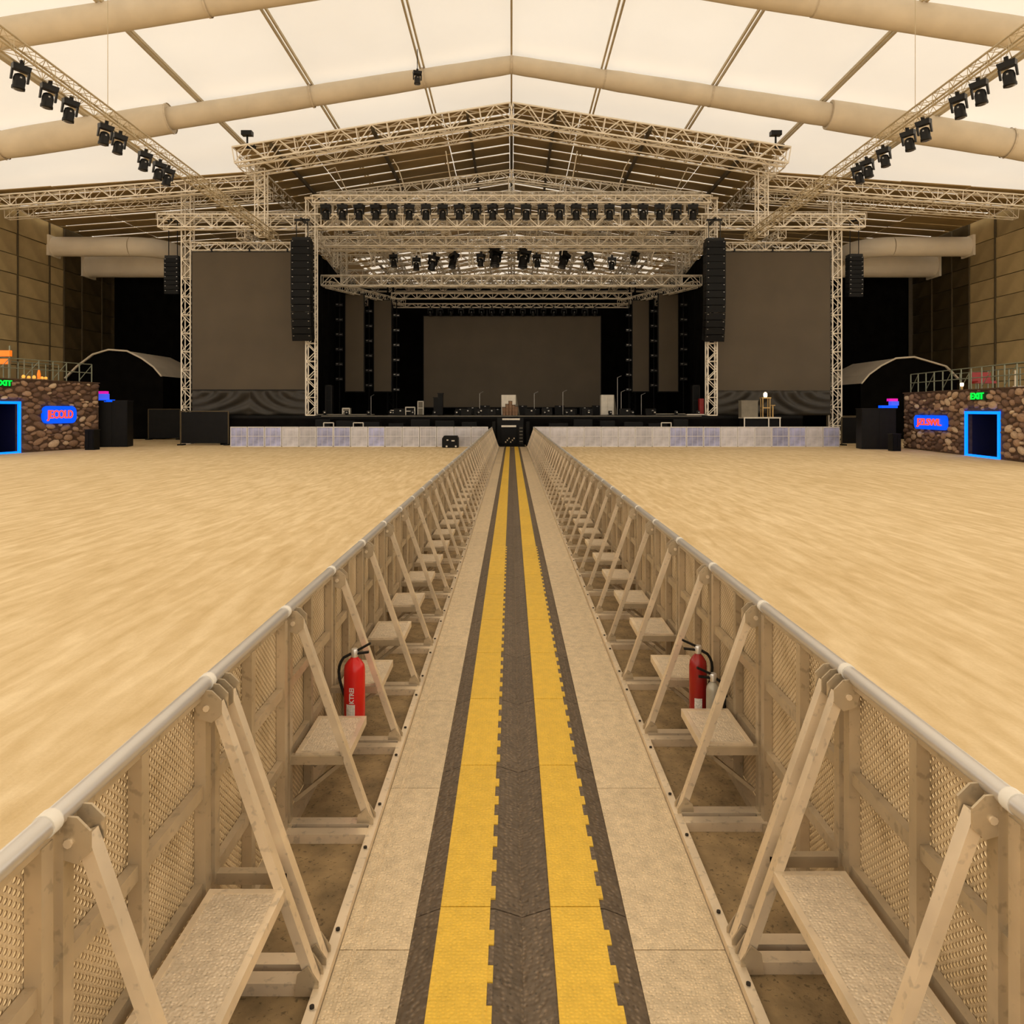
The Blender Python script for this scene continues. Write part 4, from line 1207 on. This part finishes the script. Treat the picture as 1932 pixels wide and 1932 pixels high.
def booth(side, P0, P1, top, extend, sign, signtxt, door, exitr):
    P0, P1 = Vector((*P0, 0)), Vector((*P1, 0))
    u = (P1 - P0).normalized()
    Ln = (P1 - P0).length + extend
    # local x runs left to right as seen from the hall
    if side == 'left': org, dr = P0 + u * Ln, -u
    else: org, dr = P0, u
    ang = math.atan2(dr.y, dr.x)
    r = thing('stone_booth', f'stone-clad {side} bar booth with blue lit doorway', 'booth', org, rot=(0, 0, ang))
    def loc(x, y):
        k = (x - CX) / F
        t = (k * org.y - org.x) / (dr.x - k * dr.y)
        p = org + dr * t
        return t, H - (y - HY) / F * p.y
    dx0, dz1 = loc(door[0], door[1]); dx1, _ = loc(door[2], door[1])
    dx0 = max(dx0, 0.3)
    dz1 = loc((door[0] + door[2]) / 2, door[1])[1]
    D = 4.5
    MB().box((0, 0.02, 0), (dx0, 0.3, top)).build('front_wall', 'booth_core', r)
    MB().box((dx1, 0.02, 0), (Ln, 0.3, top)).build('front_wall', 'booth_core', r)
    MB().box((dx0, 0.02, dz1), (dx1, 0.3, top)).build('lintel_wall', 'booth_core', r)
    MB().box((Ln - 0.28, 0.3, 0), (Ln, D, top)).build('side_wall', 'booth_core', r)
    MB().box((0, 0.3, 0), (0.28, D, top)).build('side_wall', 'booth_core', r)
    MB().box((-0.05, -0.04, top), (Ln + 0.05, D, top + 0.06)).build('roof_slab', 'booth_core', r)
    MB().box((dx0 - 0.2, 0.3, 0), (dx1 + 0.2, 1.6, 0.04)).build('threshold', 'door_dark', r)
    MB().box((dx0 - 0.1, 1.5, 0), (dx1 + 0.1, 1.6, dz1 + 0.1)).build('inner_door', 'door_dark', r)
    MB().box((dx0 - 0.1, 0.3, 0), (dx0, 1.5, dz1 + 0.1)).build('passage_wall', 'door_dark', r)
    MB().box((dx1, 0.3, 0), (dx1 + 0.1, 1.5, dz1 + 0.1)).build('passage_wall', 'door_dark', r)
    MB().box((dx0, 0.3, dz1), (dx1, 1.5, dz1 + 0.1)).build('passage_ceiling', 'door_dark', r)
    t = 0.13
    for a, b in (((dx0, -0.06, 0.02), (dx0 + t, 0.04, dz1)), ((dx1 - t, -0.06, 0.02), (dx1, 0.04, dz1)), ((dx0, -0.06, dz1 - t), (dx1, 0.04, dz1)), ((dx0, -0.06, 0.0), (dx1, 0.04, 0.09))):
        MB().box(a, b).build('neon_strip', 'neon_blue', r)
    # sign
    sx0, sz1 = loc(sign[0], sign[1]); sx1, sz0 = loc(sign[2], sign[3])
    sc_x, sc_z = (sx0 + sx1) / 2, (sz0 + sz1) / 2
    hw, hh = abs(sx1 - sx0) / 2, abs(sz1 - sz0) / 2
    pts = []
    for cx_, cz_, a0 in ((hw - hh * 0.7, hh * 0.3, 0), (-hw + hh * 0.7, hh * 0.3, 90), (-hw + hh * 0.7, -hh * 0.3, 180), (hw - hh * 0.7, -hh * 0.3, 270)):
        for k in range(5):
            a = math.radians(a0 + k * 22.5)
            pts.append((sc_x + cx_ + hh * 0.7 * math.cos(a), -0.16, sc_z + cz_ + hh * 0.7 * math.sin(a)))
    sg = MB().prism(pts, (0, 0.14, 0)).build('sign_board', 'sign_blue', r)
    me = text_mesh('sign_lettering', signtxt, hh * 1.3, 0.02, 'sign_red')
    wtx = max(v.co.x for v in me.vertices) - min(v.co.x for v in me.vertices)
    for v in me.vertices: v.co.x *= 1.55 * hw / wtx
    link('sign_lettering', me, sg, (sc_x, -0.18, sc_z), (PI / 2, 0, 0))
    ex0, ez1 = loc(exitr[0], exitr[1]); ex1, ez0 = loc(exitr[2], exitr[3])
    eb = MB().box((ex0, -0.14, ez0), (ex1, 0.0, ez1)).build('exit_sign', 'exit_back', r)
    me = text_mesh('exit_lettering', 'EXIT', (ez1 - ez0) * 1.15, 0.02, 'exit_green')
    wtx = max(v.co.x for v in me.vertices) - min(v.co.x for v in me.vertices)
    for v in me.vertices: v.co.x *= 0.94 * (ex1 - ex0) / wtx
    link('exit_lettering', me, eb, ((ex0 + ex1) / 2, -0.16, (ez0 + ez1) / 2), (PI / 2, 0, 0))
    # stones
    rg = random.Random(5 if side == 'left' else 9)
    placed = []
    tries = 0
    asp = 1.75
    while tries < 9000 and len(placed) < 300:
        tries += 1
        big = 1.0 if tries < 1500 else 0.75 if tries < 4000 else 0.52
        rz = rg.uniform(0.13, 0.21) * big
        rx = rz * asp * rg.uniform(0.85, 1.2)
        x, z = rg.uniform(rx, Ln - rx * 0.8), rg.uniform(rz, top - rz * 0.9)
        if dx0 - rx - 0.05 < x < dx1 + rx + 0.05 and z < dz1 + rz + 0.05: continue
        if abs(x - sc_x) < hw + rx * 0.4 and abs(z - sc_z) < hh + rz * 0.4: continue
        if ex0 - rx * 0.5 < x < ex1 + rx * 0.5 and ez0 - rz * 0.5 < z < ez1 + rz * 0.5: continue
        ok = True
        for (a, c, b, d) in placed:
            ddx, ddz = (x - a) / (rx + b), (z - c) / (rz + d)
            if ddx * ddx + ddz * ddz < 0.80: ok = False; break
        if ok: placed.append((x, z, rx, rz))
    for i, (x, z, rx, rz) in enumerate(placed):
        o = link('stone', STONES[i % 6], r, (x, 0.03, z), (0, rg.uniform(-0.4, 0.4), 0))
        o.scale = (rx * 1.02, 0.10 + 0.05 * rg.random(), rz * 1.02)
    # railing on the roof
    for yy, kx in ((0.35, 0), (2.6, 1)):
        rl = thing('roof_railing', f'green-grey steel railing along the {"front" if kx == 0 else "rear"} of the {side} booth roof', 'railing', (0, 0, 0), rot=(0, 0, ang))
        rl.location = org
        zt_ = top + 0.06
        n = int(Ln / 0.95)
        for i in range(n + 1):
            x = 0.1 + (Ln - 0.25) * i / n
            MB().tube((x, yy, zt_), (x, yy, zt_ + 1.05), 0.032, 6).build('post', 'green_steel', rl)
        for z in (0.55, 1.05) if kx == 0 else (1.05,):
            MB().tube((0.1, yy, zt_ + z), (Ln - 0.15, yy, zt_ + z), 0.03, 6).build('rail', 'green_steel', rl)
        if kx == 0:
            for i in range(0, n, 2):
                x = 0.1 + (Ln - 0.25) * i / n; x2 = 0.1 + (Ln - 0.25) * (i + 1) / n
                MB().tube((x, yy, zt_ + 0.1), (x2, yy, zt_ + 1.0), 0.02, 5).build('brace', 'green_steel', rl)
    return r, org, dr, ang, Ln, loc
top_z = 3.72
lb = booth('left', (-24.15, 44.2), (-25.5, 37.7), 3.75, 4.0, (77, 766, 140, 798), 'JECOLD', (-30, 757, 38, 853), (-14, 716, 18, 730))
rb = booth('right', (22.8, 43.9), (21.6, 31.9), 3.15, 3.0, (1730, 783, 1790, 812), 'JZLSWL', (1822, 776, 1887, 866), (1837, 741, 1863, 755))
# things on the booth roofs
def on_roof(bd, x, depth, top):
    _, org, dr, ang, Ln, loc = bd
    t = loc(x, 700)[0]
    nrm = Vector((-dr.y, dr.x, 0))
    return org + dr * t + nrm * depth + Vector((0, 0, top + 0.06))
p = on_roof(lb, 30, 0.9, 3.75)
r = thing('menu_display', 'orange lit display box on the left booth roof', 'sign', p)
for dx in (-0.45, 0.45): MB().box((p.x + dx - 0.03, p.y - 0.03, p.z), (p.x + dx + 0.03, p.y + 0.03, p.z + 1.7)).build('post', 'green_steel', r)
MB().box((p.x - 0.5, p.y - 0.1, p.z + 1.15), (p.x + 0.5, p.y + 0.1, p.z + 1.45)).build('light_box', 'orange_sign', r)
MB().box((p.x - 0.5, p.y - 0.12, p.z + 0.75), (p.x + 0.45, p.y + 0.08, p.z + 1.02)).build('light_box', 'orange_sign', r)
for i, (x, hh, m, lab) in enumerate(((48, 0.16, 'amber', 'first'), (58, 0.12, 'amber', 'second'), (68, 0.16, 'amber', 'third'), (77, 0.46, 'orange_sign', 'tall red'), (83, 0.12, 'amber', 'fourth'), (90, 0.12, 'amber', 'last'))):
    p = on_roof(lb, x, 0.12, 3.75)
    r = thing('roof_lamp', f'small glowing lamp on the left booth roof edge, {nth(i + 1)} of six', 'lamp', p, 'glowing lamps on the left booth')
    MB().lathe([(0.10, 0), (0.13, 0.03), (0.08, 0.06)], p, 10).build('base', 'gold', r)
    MB().lathe([(0.07, 0.06), (0.09, 0.06 + hh * 0.5), (0.04, 0.06 + hh)], p, 10).build('glow', m, r)
p = on_roof(rb, 1810, 0.12, 3.15)
r = thing('roof_lamp', 'small lit lamp on the right booth roof edge', 'lamp', p)
MB().lathe([(0.05, 0), (0.05, 0.16)], p, 10).build('stem', 'gold', r)
MB().lathe([(0.07, 0.16), (0.09, 0.28), (0.07, 0.34)], p, 10).build('glow', 'lamp_glow', r)
p = on_roof(rb, 1816, 1.0, 3.15)
r = thing('red_seat', 'red seat on the right booth roof behind the railing', 'seat', p)
MB().cbox(p + Vector((0, 0, 0.35)), (0.9, 0.5, 0.12)).build('cushion', 'red_dark', r)
MB().cbox(p + Vector((0, 0.25, 0.6)), (0.9, 0.08, 0.5)).build('backrest', 'red_dark', r)
for dx in (-0.4, 0.4): MB().tube(p + Vector((dx, 0, 0)), p + Vector((dx, 0, 0.3)), 0.03, 6).build('leg', 'green_steel', r)
p = on_roof(rb, 1894, 0.5, 3.15)
r = thing('roof_post', 'pale upright post on the right booth roof', 'post', p)
MB().tube(p, p + Vector((0, 0, 0.75)), 0.06, 8).build('pole', 'tent_white', r)
MB().cbox(p + Vector((0.15, 0, 0.03)), (0.45, 0.2, 0.06)).build('foot', 'tent_white', r)

# ------------------------------------------------------------------ black cabinets, fences, signs near the booths
def cab(name, label, cat, xa, xb, ytop, d, depth, rot=0.0, m='black_case'):
    a, b = W(xa, 0, d), W(xb, 0, d)
    ht = H - (ytop - HY) / F * d
    wd_ = b.x - a.x
    r = thing(name, label, cat, ((a.x + b.x) / 2, d, 0), rot=(0, 0, rot))
    MB().box((-wd_ / 2, 0, 0.0), (wd_ / 2, depth, ht)).build('body', m, r)
    MB().box((-wd_ / 2 - 0.03, -0.03, ht), (wd_ / 2 + 0.03, depth + 0.03, ht + 0.05)).build('top_edge', 'screen_frame', r)
    for i in range(2):
        x0 = -wd_ / 2 + 0.04 + i * wd_ / 2
        MB().box((x0, -0.025, 0.1), (x0 + wd_ / 2 - 0.08, 0, ht - 0.06)).build('panel', m, r)
    return r
cab('black_cabinet', 'tall black cabinet beside the left stone booth', 'cabinet', 186, 238, 757, 44.9, 1.3, 0.22)
cab('black_cabinet', 'tall black cabinet beside the right stone booth', 'cabinet', 1628, 1688, 772, 42.3, 1.3, -0.2)
cab('waste_bin', 'small black bin between left booth and cabinet', 'bin', 160, 177, 812, 41.6, 0.6)
cab('waste_bin', 'small black bin between right booth and cabinet', 'bin', 1684, 1700, 820, 40.4, 0.5)
def fence(label, xa, xb, ytop, d):
    a, b = W(xa, 0, d), W(xb, 0, d); ht = H - (ytop - HY) / F * d
    r = thing('screening_fence', label, 'fence', (a.x, d, 0))
    MB().box((a.x, d, 0.12), (b.x, d + 0.04, ht - 0.04)).build('black_sheet', 'black_case', r)
    for x in (a.x, b.x): MB().tube((x, d, 0), (x, d, ht), 0.045, 6).build('post', 'batten', r)
    MB().tube((a.x, d, ht), (b.x, d, ht), 0.035, 6).build('top_tube', 'batten', r)
    MB().box((a.x - 0.1, d - 0.3, 0), (a.x + 0.2, d + 0.3, 0.08)).build('foot', 'black', r)
    MB().box((b.x - 0.2, d - 0.3, 0), (b.x + 0.1, d + 0.3, 0.08)).build('foot', 'black', r)
fence('farther black screening fence beneath the left wing', 280, 340, 772, 56)
fence('nearer black screening fence left of the front barrier', 341, 431, 776, 47.2)
fence('black screening fence right of the front barrier', 1588, 1660, 787, 47)
fence('farther black screening fence beneath the right wing', 1560, 1620, 785, 52)
def lit_box(label, xa, xb, ya, ym, yb, d, xc, xd):
    a, b = W(xa, ya, d), W(xb, yb, d)
    r = thing('lit_sign', label, 'sign', (a.x, d, b.z))
    zm = W(0, ym, d).z
    MB().box((a.x, d, zm), (b.x, d + 0.3, a.z)).build('top_band', 'magenta', r)
    MB().box((a.x + 0.1, d - 0.02, b.z), (b.x + 0.05, d + 0.3, zm)).build('picture_panel', 'panel_blue', r)
    c, e = W(xc, 0, d), W(xd, 0, d)
    MB().box((c.x, d - 0.1, b.z - 0.14), (e.x, d + 0.3, b.z)).build('blue_ledge', 'sign_blue', r)
lit_box('pink and blue lit sign on the left black cabinet', 181, 200, 738, 743, 754, 44.9, 186, 212)
lit_box('pink and blue lit sign on the right black cabinet', 1678, 1694, 752, 757, 765, 42.2, 1662, 1692)

# ------------------------------------------------------------------ tunnel tents at the far sides
for sgn, s in ((-1, 'left'), (1, 'right')):
    d0, d1 = 57.0, 64.2
    prof = []
    xa, xo, zA = 30.3, 33.7, 6.75 if sgn < 0 else 6.2
    for x, z in ((33.7, 4.6), (32.8, 5.5), (31.6, zA - 0.35), (30.4, zA), (29.0, zA - 0.1), (27.9, zA - 0.65), (27.0, zA - 1.3), (26.4, zA - 2.0)): prof.append((sgn * x, z))
    r = thing('tunnel_tent', f'dark tunnel tent with pale curved roof beside the {s} wall', 'tent', (sgn * 30, d0, 0))
    sh = MB(); n = len(prof)
    for y in (d0, d1):
        for x, z in prof: sh.v.append(Vector((x, y, z)))
    for i in range(n - 1): sh.f.append([i, i + 1, n + i + 1, n + i]); sh.sm.append(False); sh.mi.append(0)
    o = sh.build('roof_skin', 'tent_white', r)
    q = o.modifiers.new('thickness', 'SOLIDIFY'); q.thickness = 0.05
    MB().path([(x, d0 - 0.03, z) for x, z in prof], 0.07, 8).build('arch_rib', 'tent_white', r)
    fr = MB().prism([(x, d0 + 0.15, z - 0.05) for x, z in prof] + [(prof[-1][0], d0 + 0.15, 0.0), (prof[0][0], d0 + 0.15, 0.0)], (0, 0.05, 0))
    fr.build('front_curtain', 'drape', r)
    MB().box((min(prof[-1][0], prof[-1][0] + 0.05), d0 + 0.1, 0), (max(prof[-1][0], prof[-1][0] + 0.05), d1, prof[-1][1])).build('side_curtain', 'drape', r)

for o in list(bpy.data.objects):
    if '_o' in o: del o['_o']
